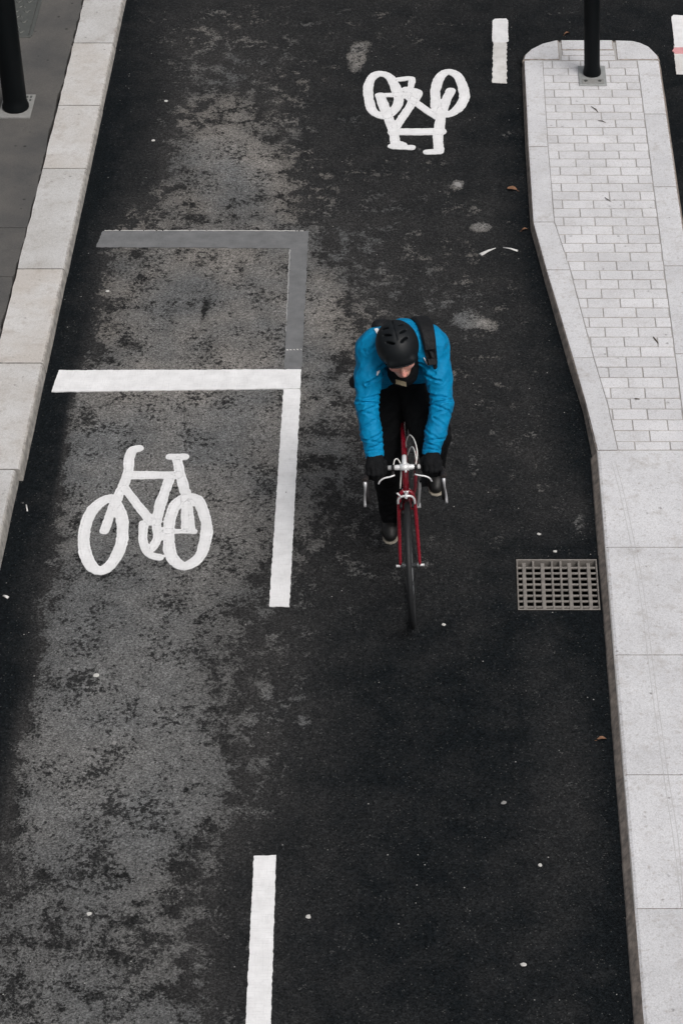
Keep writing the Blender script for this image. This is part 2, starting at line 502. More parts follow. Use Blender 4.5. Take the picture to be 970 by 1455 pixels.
def footway_material():
    t = NT('footway_asphalt'); p = t.pos()
    cl = t.noise(p, 2.0, 6, 0.6); f = t.noise(p, 120, 4, 0.75); s = t.noise(p, 17, 6, 0.65)
    c = t.mix(t.map(cl, 0.36, 0.64), (0.094, 0.093, 0.092), (0.138, 0.131, 0.123))
    c = t.mix(t.map(f, 0.3, 0.7), t.mix(0.38, c, (0.02, 0.02, 0.02)), c)
    c = t.mix(t.math('MULTIPLY', t.map(s, 0.6, 0.74), 0.4), c, (0.05, 0.048, 0.046))
    cell = t.sep(t.vor(p, 13), 0); dist = t.vor(p, 13, 'Distance')
    dot = t.math('MULTIPLY', t.map(cell, 0.80, 0.82), t.map(dist, 0.19, 0.08))
    c = t.mix(t.math('MULTIPLY', dot, 0.8), c, (0.018, 0.018, 0.018))
    t.bump(f, 0.3, 0.003)
    return t.out(c, 0.9, 0.2)
M['footway'] = footway_material()

# ---------------------------------------------------------------- road
DRY = [[16.8,[[-2.433,0.05],[-2.23,0.2],[-1.747,0.3],[-0.943,0.28],[-0.139,0.25],[0.504,0.2],[1.844,0.15]]],[16.132,[[-2.428,0.05],[-2.323,0.1],[-2.011,0.35],[-1.698,0.45],[-1.386,0.36],[-0.917,0.3],[-0.135,0.25],[0.542,0.15],[1.792,0.12]]],[15.398,[[-2.426,0.03],[-2.325,0.05],[-2.048,0.2],[-1.796,0.43],[-1.493,0.5],[-1.14,0.37],[-0.736,0.25],[-0.131,0.22],[0.575,0.12]]],[14.71,[[-2.425,0.02],[-2.327,0.05],[-2.083,0.2],[-1.79,0.5],[-1.447,0.74],[-1.154,0.55],[-0.958,0.32],[-0.518,0.25],[-0.127,0.27],[0.557,0.1]]],[14.152,[[-2.42,0.02],[-2.315,0.05],[-2.03,0.2],[-1.839,0.48],[-1.458,0.78],[-1.124,0.68],[-0.934,0.38],[-0.6,0.3],[-0.124,0.3],[0.543,0.15]]],[13.709,[[-2.416,0],[-2.36,0.03],[-2.127,0.3],[-1.894,0.52],[-1.427,0.65],[-1.008,0.62],[-0.914,0.42],[-0.494,0.36],[-0.121,0.3],[0.299,0.33],[0.555,0.08]]],[13.284,[[-2.422,0],[-2.358,0.05],[-2.221,0.25],[-2.129,0.5],[-1.718,0.72],[-0.941,0.75],[-0.781,0.52],[-0.347,0.36],[0.11,0.32],[0.521,0.15],[0.612,0.02]]],[12.717,[[-2.416,0],[-2.359,0.03],[-2.203,0.2],[-2.114,0.55],[-1.803,0.75],[-0.915,0.8],[-0.693,0.6],[-0.471,0.45],[-0.204,0.36],[0.151,0.4],[0.506,0.25],[0.706,0.02]]],[12.182,[[-2.411,0],[-2.351,0.03],[-2.23,0.12],[-2.1,0.5],[-1.841,0.75],[-0.89,0.82],[-0.674,0.65],[-0.48,0.5],[-0.112,0.3],[0.32,0.3],[0.622,0.2],[0.773,0.02]]],[11.745,[[-2.407,0],[-2.348,0.03],[-2.234,0.12],[-2.171,0.7],[-1.799,0.9],[-1.039,0.88],[-0.785,0.68],[-0.532,0.52],[-0.279,0.35],[0.101,0.28],[0.524,0.27],[0.735,0.1],[0.828,0.02]]],[11.126,[[-2.409,0],[-2.344,0.02],[-2.213,0.12],[-2.156,0.7],[-2.026,0.92],[-1.005,0.85],[-0.8,0.6],[-0.474,0.5],[-0.27,0.35],[0.302,0.26],[0.547,0.34],[0.751,0.1],[0.882,0.02]]],[10.672,[[-2.405,0],[-2.341,0.02],[-2.214,0.15],[-2.142,0.5],[-2.055,0.82],[-1.298,0.88],[-0.94,0.75],[-0.701,0.5],[-0.382,0.4],[-0.104,0.27],[0.454,0.22],[0.772,0.3],[0.876,0.05]]],[10.18,[[-2.392,0],[-2.346,0.02],[-2.21,0.2],[-2.094,0.45],[-1.959,0.72],[-1.262,0.8],[-0.952,0.52],[-0.681,0.36],[-0.256,0.33],[0.286,0.2],[0.852,0.05]]],[9.772,[[-2.441,0],[-2.347,0.05],[-2.215,0.2],[-2.12,0.5],[-1.988,0.72],[-1.421,0.76],[-1.156,0.52],[-0.854,0.36],[-0.476,0.22],[0.28,0.15],[0.865,0.03]]],[9.328,[[-2.451,0],[-2.248,0.03],[-2.138,0.2],[-2.061,0.6],[-1.899,0.84],[-1.384,0.82],[-1.236,0.52],[-0.942,0.45],[-0.648,0.25],[-0.39,0.12],[0.272,0.1],[0.567,0.2],[0.876,0.02]]],[8.805,[[-2.372,0],[-2.194,0.1],[-2.123,0.42],[-2.016,0.78],[-1.696,0.88],[-1.286,0.8],[-1.072,0.5],[-0.805,0.36],[-0.556,0.2],[-0.306,0.1],[0.406,0.1],[0.62,0.25],[0.876,0.02]]],[8.315,[[-2.299,0.05],[-2.161,0.22],[-2.109,0.5],[-1.988,0.8],[-1.47,0.84],[-1.194,0.73],[-1.022,0.5],[-0.711,0.22],[-0.435,0.15],[0.255,0.1],[0.67,0.28],[0.863,0.02]]],[7.854,[[-2.23,0.1],[-2.096,0.37],[-1.962,0.6],[-1.661,0.65],[-1.359,0.65],[-1.125,0.5],[-0.958,0.27],[-0.589,0.2],[-0.087,0.1],[0.583,0.22],[0.857,0.02]]],[7.504,[[-2.178,0.4],[-2.047,0.58],[-1.851,0.58],[-1.589,0.64],[-1.295,0.6],[-1.131,0.42],[-0.935,0.26],[-0.674,0.2],[-0.085,0.1],[0.569,0.18],[0.863,0.02]]],[6.99,[[-2.101,0.6],[-1.974,0.68],[-1.722,0.68],[-1.344,0.68],[-1.091,0.5],[-0.902,0.27],[-0.555,0.2],[-0.082,0.1],[0.549,0.14],[0.858,0.02]]]]
BLOTCH = [[-0.614,15.917,0.067,0.237,0.5],[-0.551,16.078,0.042,0.086,0.3],[-1.584,14.568,0.195,0.237,0.15],[-1.329,14.381,0.241,0.281,0.15],[0.172,12.523,0.123,0.093,0.4],[0.281,12.469,0.07,0.061,0.35],[0.269,13.605,0.074,0.061,0.45],[0.114,14.134,0.043,0.064,0.5],[-0.76,12.717,0.134,0.28,0.15],[-1.478,12.639,0.014,0.205,-0.9],[-1.491,12.408,0.035,0.03,-0.8],[-1.272,13.102,0.022,0.066,-0.6],[-1.326,11.745,0.042,0.036,-0.7],[-1.347,11.341,0.041,0.048,-0.6],[-1.041,10.703,0.012,0.115,-0.5],[-1.745,11.396,0.075,0.027,-0.5],[-1.889,8.694,0.025,0.04,-0.8],[-1.241,8.127,0.054,0.074,-0.7],[-1.476,7.357,0.081,0.058,-0.7],[-1.397,7.721,0.06,0.03,-0.7],[-1.244,7.677,0.033,0.026,-0.6],[-1.516,8.605,0.025,0.035,-0.7],[-1.683,9.274,0.044,0.043,-0.7],[-1.317,8.755,0.021,0.06,-0.6],[-0.028,13.623,0.102,0.025,-0.5],[0.785,10.515,0.04,0.125,0.25],[0.462,14.805,0.098,0.175,0.15],[-0.704,8.933,0.043,0.051,0.3],[-0.895,9.141,0.051,0.074,0.25]]
SYMBOL_A = [[[[-1.891,10.741],[-1.963,10.647],[-1.988,10.477],[-1.974,10.311],[-1.922,10.161],[-1.86,10.113],[-1.802,10.188],[-1.773,10.338],[-1.777,10.477],[-1.806,10.619],[-1.848,10.719]],0.034,1],[[[-1.417,10.76],[-1.368,10.712],[-1.322,10.562],[-1.306,10.463],[-1.31,10.324],[-1.338,10.215],[-1.404,10.152],[-1.46,10.194],[-1.499,10.29],[-1.512,10.394],[-1.522,10.548],[-1.504,10.669],[-1.466,10.745]],0.034,1],[[[-1.758,11.211],[-1.791,11.196],[-1.805,11.117],[-1.798,10.983],[-1.819,10.835],[-1.851,10.662],[-1.878,10.456]],0.029,0],[[[-1.795,10.96],[-1.515,10.96]],0.035,0],[[[-1.801,10.835],[-1.708,10.676],[-1.623,10.534]],0.029,0],[[[-1.527,11.102],[-1.492,10.953],[-1.457,10.806]],0.03,0],[[[-1.567,11.132],[-1.488,11.132]],0.028,0],[[[-1.55,10.938],[-1.584,10.705],[-1.596,10.534]],0.031,0],[[[-1.596,10.534],[-1.573,10.394],[-1.601,10.297]],0.026,0],[[[-1.665,10.52],[-1.65,10.352],[-1.61,10.256],[-1.551,10.228]],0.026,0],[[[-1.452,10.806],[-1.423,10.477]],0.028,0],[[[-1.424,10.734],[-1.38,10.463]],0.012,0],[[[-1.549,10.452],[-1.379,10.452]],0.02,0]]
SYMBOL_B = [[[[-0.431,15.658],[-0.367,15.599],[-0.32,15.429],[-0.3,15.29],[-0.314,15.182],[-0.359,15.085],[-0.407,15.043],[-0.481,15.114],[-0.509,15.251],[-0.522,15.409],[-0.511,15.549],[-0.478,15.634]],0.036,1],[[[0.062,15.687],[0.122,15.62],[0.16,15.449],[0.166,15.31],[0.134,15.182],[0.08,15.091],[0.026,15.066],[-0.028,15.134],[-0.038,15.29],[-0.038,15.429],[-0.018,15.569],[0.017,15.66]],0.037,1],[[[0.068,15.409],[0.011,15.134],[-0.008,14.922],[-0.02,14.733],[-0.015,14.594]],0.036,0],[[[-0.013,14.566],[-0.093,14.557]],0.032,0],[[[-0.331,14.827],[-0.003,14.837]],0.044,0],[[[-0.027,15.027],[-0.239,15.32]],0.032,0],[[[-0.312,14.903],[-0.2,15.27],[-0.241,15.429]],0.033,0],[[[-0.432,15.339],[-0.373,15.037],[-0.331,14.846],[-0.314,14.659]],0.036,0],[[[-0.337,14.631],[-0.203,14.618]],0.03,0],[[[-0.319,14.687],[-0.261,14.659]],0.03,0],[[[-0.442,15.339],[-0.24,15.359]],0.026,0],[[[-0.302,15.573],[-0.212,15.585],[-0.216,15.469]],0.026,0],[[[-0.246,15.429],[-0.171,15.389],[-0.185,15.29]],0.036,0]]


def dryness(X, Y):
    ys = np.array([r[0] for r in DRY])[::-1]
    prof = np.stack([np.interp(X, [p[0] for p in r[1]], [p[1] for p in r[1]]) for r in DRY[::-1]], 0)
    Yc = np.clip(Y, ys[0], ys[-1])
    i = np.clip(np.searchsorted(ys, Yc) - 1, 0, len(ys) - 2)
    t = (Yc - ys[i]) / (ys[i + 1] - ys[i])
    k = np.arange(len(X))
    v = prof[i, k] * (1 - t) + prof[i + 1, k] * t
    w = np.zeros_like(v)
    for bx, by, rx, ry, a in BLOTCH:
        q = ((X - bx) / rx) ** 2 + ((Y - by) / ry) ** 2
        w = w + (a if a > 0 else a * (0.5 if rx < 0.02 else 0.22)) * np.clip(1.4 - q, 0, 1)
    return v, w

GX0, GX1, GY0, GY1 = 0.408, 0.862, 9.788, 10.220       # hole for the drain grate
def build_road():
    def axis(lo, hi, step, far_lo, far_hi, extra):
        a = list(np.arange(lo, hi + 1e-6, step)) + extra
        a = [v for v in a if v in extra or all(abs(v - e) > step * 0.4 for e in extra)]
        return np.array(sorted([far_lo, far_lo / 4, lo - 6, lo - 1] + a + [hi + 1, hi + 6, far_hi / 4, far_hi]))
    xs = axis(-2.72, 1.9, 0.022, -300, 300, [GX0, GX1])
    ys = axis(6.6, 17.2, 0.022, -300, 300, [GY0, GY1])
    nx, ny = len(xs), len(ys)
    X, Y = np.meshgrid(xs, ys, indexing='ij')
    V = np.stack([X.ravel(), Y.ravel(), np.zeros(nx * ny)], 1)
    i, j = np.meshgrid(np.arange(nx - 1), np.arange(ny - 1), indexing='ij')
    cx = (xs[i] + xs[i + 1]) / 2; cy = (ys[j] + ys[j + 1]) / 2
    keep = ~((cx > GX0) & (cx < GX1) & (cy > GY0) & (cy < GY1))
    a = (i * ny + j)[keep]
    F = np.stack([a, a + ny, a + ny + 1, a + 1], 1)
    me = bpy.data.meshes.new('road')
    me.from_pydata(V.tolist(), [], F.tolist())
    for nm, val in zip(('dry', 'patch'), dryness(V[:, 0], V[:, 1])):
        me.attributes.new(nm, 'FLOAT', 'POINT').data.foreach_set('value', val.astype(np.float32))
    return tag(link('road', me, M['asphalt']), kind='structure')
build_road()

# ---------------------------------------------------------------- painted markings
def ink(name, mat, strokes=(), polys=(), z=0.005, res=0.006, rag=0.002, parent=None, gaps=()):
    P = np.concatenate([np.array(s[0], float) for s in strokes] + [np.array(p, float) for p in polys])
    m = max([s[1] for s in strokes] + [0.0]) + 4 * res + rag * 2
    lo = P.min(0) - m; hi = P.max(0) + m
    ax = np.arange(lo[0], hi[0], res); ay = np.arange(lo[1], hi[1], res)
    X, Y = np.meshgrid(ax, ay, indexing='ij')
    def seg(a, b):
        vx, vy = b[0] - a[0], b[1] - a[1]
        t = np.clip(((X - a[0]) * vx + (Y - a[1]) * vy) / (vx * vx + vy * vy + 1e-12), 0, 1)
        return np.hypot(X - a[0] - t * vx, Y - a[1] - t * vy)
    ds = []
    for pts, hw, closed in strokes:
        pts = [Vector((*q, 0)) for q in pts]
        if closed:
            pp = spline(pts[-2:] + pts + pts[:2], 3); pts = pp[6:-3]
        elif len(pts) > 2: pts = spline(pts, 3)
        d = np.full(X.shape, 9.0)
        for a, b in zip(pts[:-1], pts[1:]): d = np.minimum(d, seg(a, b))
        if not closed:      # squarer ends than a plain capsule
            pass
        wv = (vnoise(X / 0.09, Y / 0.09, X * 0, len(ds) + 3) - 0.5) * 0.007
        ds.append(d - hw + wv)
    for p in polys:
        d = np.full(X.shape, 9.0); ins = np.zeros(X.shape, bool)
        for a, b in zip(p, p[1:] + p[:1]):
            d = np.minimum(d, seg(a, b))
            cond = ((a[1] > Y) != (b[1] > Y))
            xi = (b[0] - a[0]) * (Y - a[1]) / ((b[1] - a[1]) if b[1] != a[1] else 1e-9) + a[0]
            ins ^= cond & (X < xi)
        ds.append(np.where(ins, -d, d))
    D = ds[0]
    for d in ds[1:]: D = np.minimum(D, d)
    seam = np.zeros(X.shape)
    for d in ds: seam = np.maximum(seam, np.clip(1.5 - np.abs(d) / 0.0028, 0, 1) * (D < -0.007))
    # the line left along the middle of each hand-laid stroke's edge
    if strokes: seam = np.maximum(seam, 0.55 * np.clip(1.3 - np.abs(D + 0.012) / 0.0035, 0, 1))
    for g0, g1 in gaps: D = np.maximum(D, -(seg(g0, g1) - 0.0035 + (vnoise(X / 0.02, Y / 0.02, X * 0, 9) - 0.4) * 0.006))
    D = D + (vnoise(X / 0.022, Y / 0.022, X * 0, 1) - 0.5) * 2 * rag + (vnoise(X / 0.009, Y / 0.009, X * 0, 2) - 0.5) * rag
    gx, gy = np.gradient(D, res)
    g2 = np.maximum(gx * gx + gy * gy, 0.05)
    out = D > 0
    Xs = np.where(out, X - D * gx / g2, X); Ys = np.where(out, Y - D * gy / g2, Y)
    ins = D < 0
    act = ins[:-1, :-1] | ins[1:, :-1] | ins[1:, 1:] | ins[:-1, 1:]
    i, j = np.nonzero(act)
    ny = len(ay)
    F = np.stack([i * ny + j, (i + 1) * ny + j, (i + 1) * ny + j + 1, i * ny + j + 1], 1)
    used, inv = np.unique(F, return_inverse=True)
    inv = inv.reshape(F.shape)
    Z = z + 0.0012 * (vnoise(Xs / 0.05, Ys / 0.05, Xs * 0, 5) - 0.5)
    V = np.stack([Xs.ravel()[used], Ys.ravel()[used], Z.ravel()[used]], 1)
    S = seam.ravel()[used]
    # skirt down to the road
    e = np.concatenate([inv[:, [k, (k + 1) % 4]] for k in range(4)])
    key = np.sort(e, 1); _, first, cnt = np.unique(key, axis=0, return_index=True, return_counts=True)
    be = e[first[cnt == 1]]
    bv = np.unique(be); mp = np.full(len(V), -1); mp[bv] = np.arange(len(bv)) + len(V)
    low = V[bv].copy(); low[:, 2] = 0.0002
    V2 = np.concatenate([V, low]); S2 = np.concatenate([S, np.zeros(len(bv))])
    SK = np.stack([be[:, 1], be[:, 0], mp[be[:, 0]], mp[be[:, 1]]], 1)
    me = bpy.data.meshes.new(name)
    me.from_pydata(V2.tolist(), [], np.concatenate([inv, SK]).tolist())
    me.validate()
    a = me.attributes.new('seam', 'FLOAT', 'POINT'); a.data.foreach_set('value', S2.astype(np.float32))
    o = link(name, me, mat, parent)
    return o

GM = 'white bicycle symbols painted on the road'
tag(ink('bicycle_symbol', M['white_paint'], SYMBOL_A, res=0.0045), 'white painted bicycle symbol inside the white corner box on the left lane', 'road marking', GM)
tag(ink('bicycle_symbol', M['white_paint'], SYMBOL_B, res=0.0045), 'upside-down white bicycle symbol painted on the dark asphalt near the paved island', 'road marking', GM)
tag(ink('stop_line', M['white_paint'], polys=[[(-2.337, 11.765), (-0.845, 11.800), (-0.847, 11.995), (-2.318, 11.985)]], z=0.0065, rag=0.0022), 'broad white line painted across the left lane above the bicycle symbol', 'road marking')
tag(ink('lane_line', M['white_paint'], polys=[[(-0.923, 9.817), (-0.814, 9.817), (-0.843, 11.797), (-0.945, 11.79)]], z=0.005, rag=0.0024, gaps=[((-0.95, 10.80), (-0.78, 10.81))]), 'long white line running down from the corner beside the cyclist', 'road marking')
tag(ink('lane_dash', M['white_paint'], polys=[[(-0.855, 6.2), (-0.738, 6.2), (-0.7905, 8.010), (-0.897, 8.006)]], z=0.005, rag=0.0023), 'single white dash at the bottom edge of the photo', 'road marking')
g = empty('masking_line', (-0.9, 13.4, 0))
tag(g, 'grey L-shaped stripe of cover-up paint over an old box corner', 'road marking')
def local_ink(name, mat, parent, **kw):
    o = ink(name, mat, parent=parent, **kw)
    o.matrix_parent_inverse = Matrix.Translation(parent.location).inverted()
    return o
local_ink('grey_band', M['grey_paint'], g, polys=[[(-2.245, 13.36), (-0.975, 13.345), (-0.952, 12.0), (-0.846, 12.0), (-0.866, 13.37), (-0.868, 13.55), (-2.222, 13.556)]], z=0.004, rag=0.004, res=0.008)
local_ink('white_edge', M['old_paint'], g, polys=[[(-2.21, 13.557), (-0.90, 13.551), (-0.90, 13.559), (-2.21, 13.563)]], z=0.003, res=0.003, rag=0.003)
local_ink('white_edge', M['faded_paint'], g, polys=[[(-0.985, 13.33), (-0.963, 12.40), (-0.957, 12.40), (-0.974, 13.33)]], z=0.003, res=0.003, rag=0.003)
for k in range(5):
    local_ink('white_edge', M['old_paint'], g, strokes=[([(-0.945 + k * 0.021, 12.20 + 0.002 * k), (-0.938 + k * 0.021, 12.20)], 0.004, 0)], z=0.0055, res=0.002, rag=0.002)
g = empty('lane_dash', (0.43, 16, 0))
tag(g, 'short dash with a bright white top half, left of the island tip', 'road marking')
local_ink('new_paint', M['white_paint'], g, polys=[[(0.378, 16.15), (0.392, 16.125), (0.478, 16.125), (0.498, 16.15), (0.503, 16.47), (0.49, 16.495), (0.405, 16.495), (0.388, 16.47)]], z=0.0065, rag=0.0022)
local_ink('old_paint', M['old_paint'], g, polys=[[(0.368, 15.525), (0.474, 15.515), (0.488, 16.20), (0.39, 16.20)]], z=0.004, rag=0.004)
g = empty('lane_dash', (1.77, 16, 0))
tag(g, 'short white dash with a pink band, right of the island', 'road marking')
local_ink('new_paint', M['white_paint'], g, polys=[[(1.722, 16.03), (1.835, 16.03), (1.85, 16.54), (1.75, 16.555), (1.732, 16.53)]], z=0.0065, rag=0.0022)
local_ink('old_paint', M['old_paint'], g, polys=[[(1.703, 15.65), (1.805, 15.645), (1.82, 16.08), (1.716, 16.08)]], z=0.004, rag=0.0022)
local_ink('pink_stripe', M['pink_paint'], g, polys=[[(1.700, 15.995), (1.718, 15.955), (1.835, 15.95), (1.84, 16.045), (1.718, 16.045)]], z=0.008, rag=0.0022)

# ---------------------------------------------------------------- left footway and its kerb
def kz(y): return 0.05 + 0.05 * min(max((15.0 - y) / 5.0, 0), 1)
def build_pavement():
    rnd = random.Random(4)
    bm = bmesh.new()
    cuts = [-40, 2, 6.4, 9.7, 12.915, 13.50, 16.9, 20.2, 40, 120]
    for a, b in zip(cuts[:-1], cuts[1:]):
        n = max(2, int((b - a) / 0.035)) if 6 < a < 20.5 else 3
        top = []; far = []
        jit = 0.0
        for k in range(n + 1):
            y = a + 0.004 + (b - a - 0.008) * k / n
            jit = 0.7 * jit + rnd.uniform(-0.005, 0.005)
            x = -2.712 + jit + (0.012 if rnd.random() < 0.05 else 0)
            top.append(bm.verts.new((x, y, kz(y) - 0.004)))
            far.append((bm.verts.new((-14, y, kz(y) - 0.004)), bm.verts.new((x, y, 0.0005))))
        for k in range(n):
            bm.faces.new((far[k][0], top[k], top[k + 1], far[k + 1][0]))
            bm.faces.new((top[k], far[k][1], far[k + 1][1], top[k + 1]))
        for k in (0, n):
            y = top[k].co.y
            q = bm.verts.new((-14, y, 0.0005))
            bm.faces.new((far[k][0], top[k], far[k][1], q))
    return tag(obj('pavement', bm, M['footway']), kind='structure')
pavement = build_pavement()

def profile_stone(name, prof0, prof1, y0, y1, mat, parent, rnd, ny=4, wob=0.004):
    """stone with a cross-section (x,z list) that runs from y0 to y1"""
    bm = bmesh.new()
    rings = []
    for k in range(ny + 1):
        t = k / ny
        ring = []
        for i, (a, b) in enumerate(zip(prof0, prof1)):
            x = a[0] * (1 - t) + b[0] * t; z = a[1] * (1 - t) + b[1] * t
            end = 0.0015 if k in (0, ny) and 0 < i < len(prof0) - 1 else 0
            j = rnd.uniform(-wob, wob) if 0 < k < ny else 0
            ring.append(bm.verts.new((x + (j if i in (len(prof0) - 1, len(prof0) - 2) else j * 0.3), y0 + (y1 - y0) * t, z - end)))
        rings.append(ring)
    m = len(prof0)
    for k in range(ny):
        for i in range(m - 1): bm.faces.new((rings[k][i], rings[k][i + 1], rings[k + 1][i + 1], rings[k + 1][i]))
    bm.faces.new(rings[0]); bm.faces.new(rings[-1][::-1])
    return obj(name, bm, mat, parent)

rnd = random.Random(11)
joints = [4.7, 5.75, 6.8, 7.83, 8.86, 9.86, 10.904, 11.958, 13.003, 14.254, 15.121, 16.036, 16.95, 17.86, 18.8, 19.9]
joints = [4.7 - .96 * k for k in range(9, 0, -1)] + joints + [19.9 + .94 * k for k in range(1, 24)]
for a, b in zip(joints[:-1], joints[1:]):
    sh = rnd.uniform(-0.006, 0.004) - (0.022 if abs(a - 9.86) < 0.01 else 0)
    def prof(y):
        z = kz(y)
        return [(-2.392 + sh, 0.0), (-2.400 + sh, z - 0.02), (-2.405 + sh, z - 0.008), (-2.414 + sh, z - 0.001), (-2.425 + sh, z), (-2.698, z), (-2.700, 0.0)]
    profile_stone('kerb_stone', prof(a), prof(b), a + 0.0055, b - 0.0055, M['granite_kerb'], pavement, rnd, 10 if 5 < a < 19 else 2, 0.0035)

g = empty('inspection_cover', (-3.3, 16.6, 0.046))
tag(g, 'grey iron cover with raised chevron tread in the left footway', 'cover')
bm = bmesh.new(); bevel_box(bm, (-0.42, -0.45, -0.03), (0.255, 0.62, 0.0045), 0.003); obj('cover_plate', bm, M['cover_iron'], g)
bm = bmesh.new()
for (a, b) in (((-0.45, -0.48), (0.275, -0.453)), ((-0.45, 0.623), (0.285, 0.65)), ((0.258, -0.453), (0.285, 0.623)), ((-0.45, -0.453), (-0.423, 0.623))):
    bevel_box(bm, (*a, -0.03), (*b, 0.007), 0.003)
obj('frame', bm, M['cover_iron'], g)
bm = bmesh.new()
for r in range(13):
    for c in range(8):
        x = -0.38 + c * 0.082 + (0.041 if r % 2 else 0); y = -0.40 + r * 0.08
        if x > 0.22: continue
        s = 1 if r % 2 else -1
        for sx in (-1, 1):
            tube(bm, [(x, y + s * 0.018, 0.0055), (x + sx * 0.022, y - s * 0.018, 0.0055)], 0.005, 4)
tag(obj('tread', bm, M['tread_iron'], g), kind='stuff')

# ---------------------------------------------------------------- paved island and right-hand slabs
IZ = 0.062
bm = bmesh.new()
base = [(0.905, -3.6), (1.56, -3.6), (1.56, 15.76), (1.50, 15.93), (1.40, 16.03), (0.85, 16.03), (0.70, 15.93), (0.64, 15.76), (0.63, 13.55), (0.70, 12.95), (0.90, 11.2)]
prism(bm, base, 0.0005, IZ - 0.005, 0.003)
island = tag(obj('traffic_island', bm, M['mortar']), kind='structure')
rnd = random.Random(5)
st = [(15.750, 0.588, 0.609, 0.735), (14.533, 0.583, 0.605, 0.732), (13.571, 0.590, 0.610, 0.742), (13.003, 0.657, 0.678, 0.822), (12.038, 0.776, 0.806, 0.925), (11.560, 0.845, 0.865, 0.985), (11.118, 0.878, 0.910, 1.020)]
def kerb_prof(s):
    y, xb, xt, xi = s
    return [(xb, 0.0), (xb + 0.004, 0.012), (xb + (xt - xb) * 0.62, IZ - 0.012), (xt - 0.002, IZ - 0.002), (xt + 0.012, IZ), (xi, IZ), (xi + 0.001, 0.0)]
def station(y):
    for a, b in zip(st[:-1], st[1:]):
        if b[0] <= y <= a[0]:
            t = (a[0] - y) / (a[0] - b[0]); return tuple(p + (q - p) * t for p, q in zip(a, b))
for top, bot in ((15.750, 14.533), (14.533, 13.571), (13.571, 13.003), (13.003, 12.038)):
    profile_stone('kerb_stone', kerb_prof(station(bot)), kerb_prof(station(top)), bot + 0.003, top - 0.003, M['granite'], island, rnd, 4, 0.002)
# the long end stone bends a little
bm = bmesh.new(); rings = []
for s in (station(12.035), station(11.56), station(11.121)):
    rings.append([bm.verts.new((x, s[0], z)) for x, z in kerb_prof(s)])
for a, b in zip(rings[:-1], rings[1:]):
    for i in range(6): bm.faces.new((a[i], a[i + 1], b[i + 1], b[i]))
bm.faces.new(rings[0]); bm.faces.new(rings[-1])
obj('kerb_stone', bm, M['granite'], island)
for P in ([(0.592, 15.757), (0.868, 15.757), (0.868, 16.062), (0.84, 16.060), (0.74, 16.010), (0.655, 15.925), (0.606, 15.835)],
          [(1.273, 15.757), (1.590, 15.757), (1.582, 15.83), (1.527, 15.962), (1.47, 16.02), (1.41, 16.052), (1.273, 16.062)],
          [(0.874, 15.903), (1.268, 15.903), (1.268, 16.064), (0.874, 16.064)]):
    bm = bmesh.new(); prism(bm, P, 0.0, IZ, 0.012); obj('kerb_stone', bm, M['granite'], island)
for top, bot in ((15.750, 14.978), (14.978, 14.010), (14.010, 13.05), (13.05, 12.08), (12.08, 11.118)):
    prof_r = [(1.426, 0.0), (1.427, IZ), (1.566, IZ), (1.578, IZ - 0.003), (1.586, IZ - 0.012), (1.600, 0.0)]
    profile_stone('kerb_stone', prof_r, prof_r, bot + 0.003, top - 0.003, M['granite'], island, rnd, 3, 0.002)
sl = [11.115, 10.244, 9.368, 8.492, 7.619, 6.745, 5.87, 5.0] + [5.0 - .87 * k for k in range(1, 11)]
for top, bot in zip(sl[:-1], sl[1:]):
    sh = rnd.uniform(-0.003, 0.003)
    prof_s = [(0.867 + sh, 0.0), (0.872 + sh, 0.012), (0.899 + sh, 0.050), (0.906 + sh, 0.059), (0.920 + sh, 0.064), (1.566, 0.064), (1.580, 0.060), (1.600, 0.0)]
    profile_stone('paving_slab', prof_s, prof_s, bot + 0.002, top - 0.002, M['granite'], island, rnd, 6, 0.003)

# paving bricks, running bond, cut along the tapering kerb
def clip(P, n, c):
    out = []
    for a, b in zip(P, P[1:] + P[:1]):
        da = a[0] * n[0] + a[1] * n[1] - c; db = b[0] * n[0] + b[1] * n[1] - c
        if da <= 0: out.append(a)
        if da * db < 0:
            t = da / (da - db); out.append((a[0] + (b[0] - a[0]) * t, a[1] + (b[1] - a[1]) * t))
    return out
def area(P): return 0.5 * sum(a[0] * b[1] - b[0] * a[1] for a, b in zip(P, P[1:] + P[:1]))
rnd = random.Random(9)
BW, BH, JN = 0.2052, 0.1056, 0.0022
full_meshes = []
for k in range(4):
    bm = bmesh.new()
    q = [(-BW / 2 + JN + rnd.uniform(-.0012, .0012), -BH / 2 + JN + rnd.uniform(-.0012, .0012)), (BW / 2 - JN + rnd.uniform(-.0012, .0012), -BH / 2 + JN), (BW / 2 - JN, BH / 2 - JN + rnd.uniform(-.0012, .0012)), (-BW / 2 + JN, BH / 2 - JN)]
    prism(bm, q, -0.03, 0.0, 0.0022)
    me = bpy.data.meshes.new('paving_brick'); bmesh.ops.recalc_face_normals(bm, faces=bm.faces); bm.to_mesh(me); bm.free()
    me.materials.append(M['brick']); full_meshes.append(me)
taper = [(0.737, 15.76), (0.734, 14.533), (0.744, 13.571), (0.824, 13.003), (0.927, 12.038), (0.987, 11.56), (1.024, 11.10)]
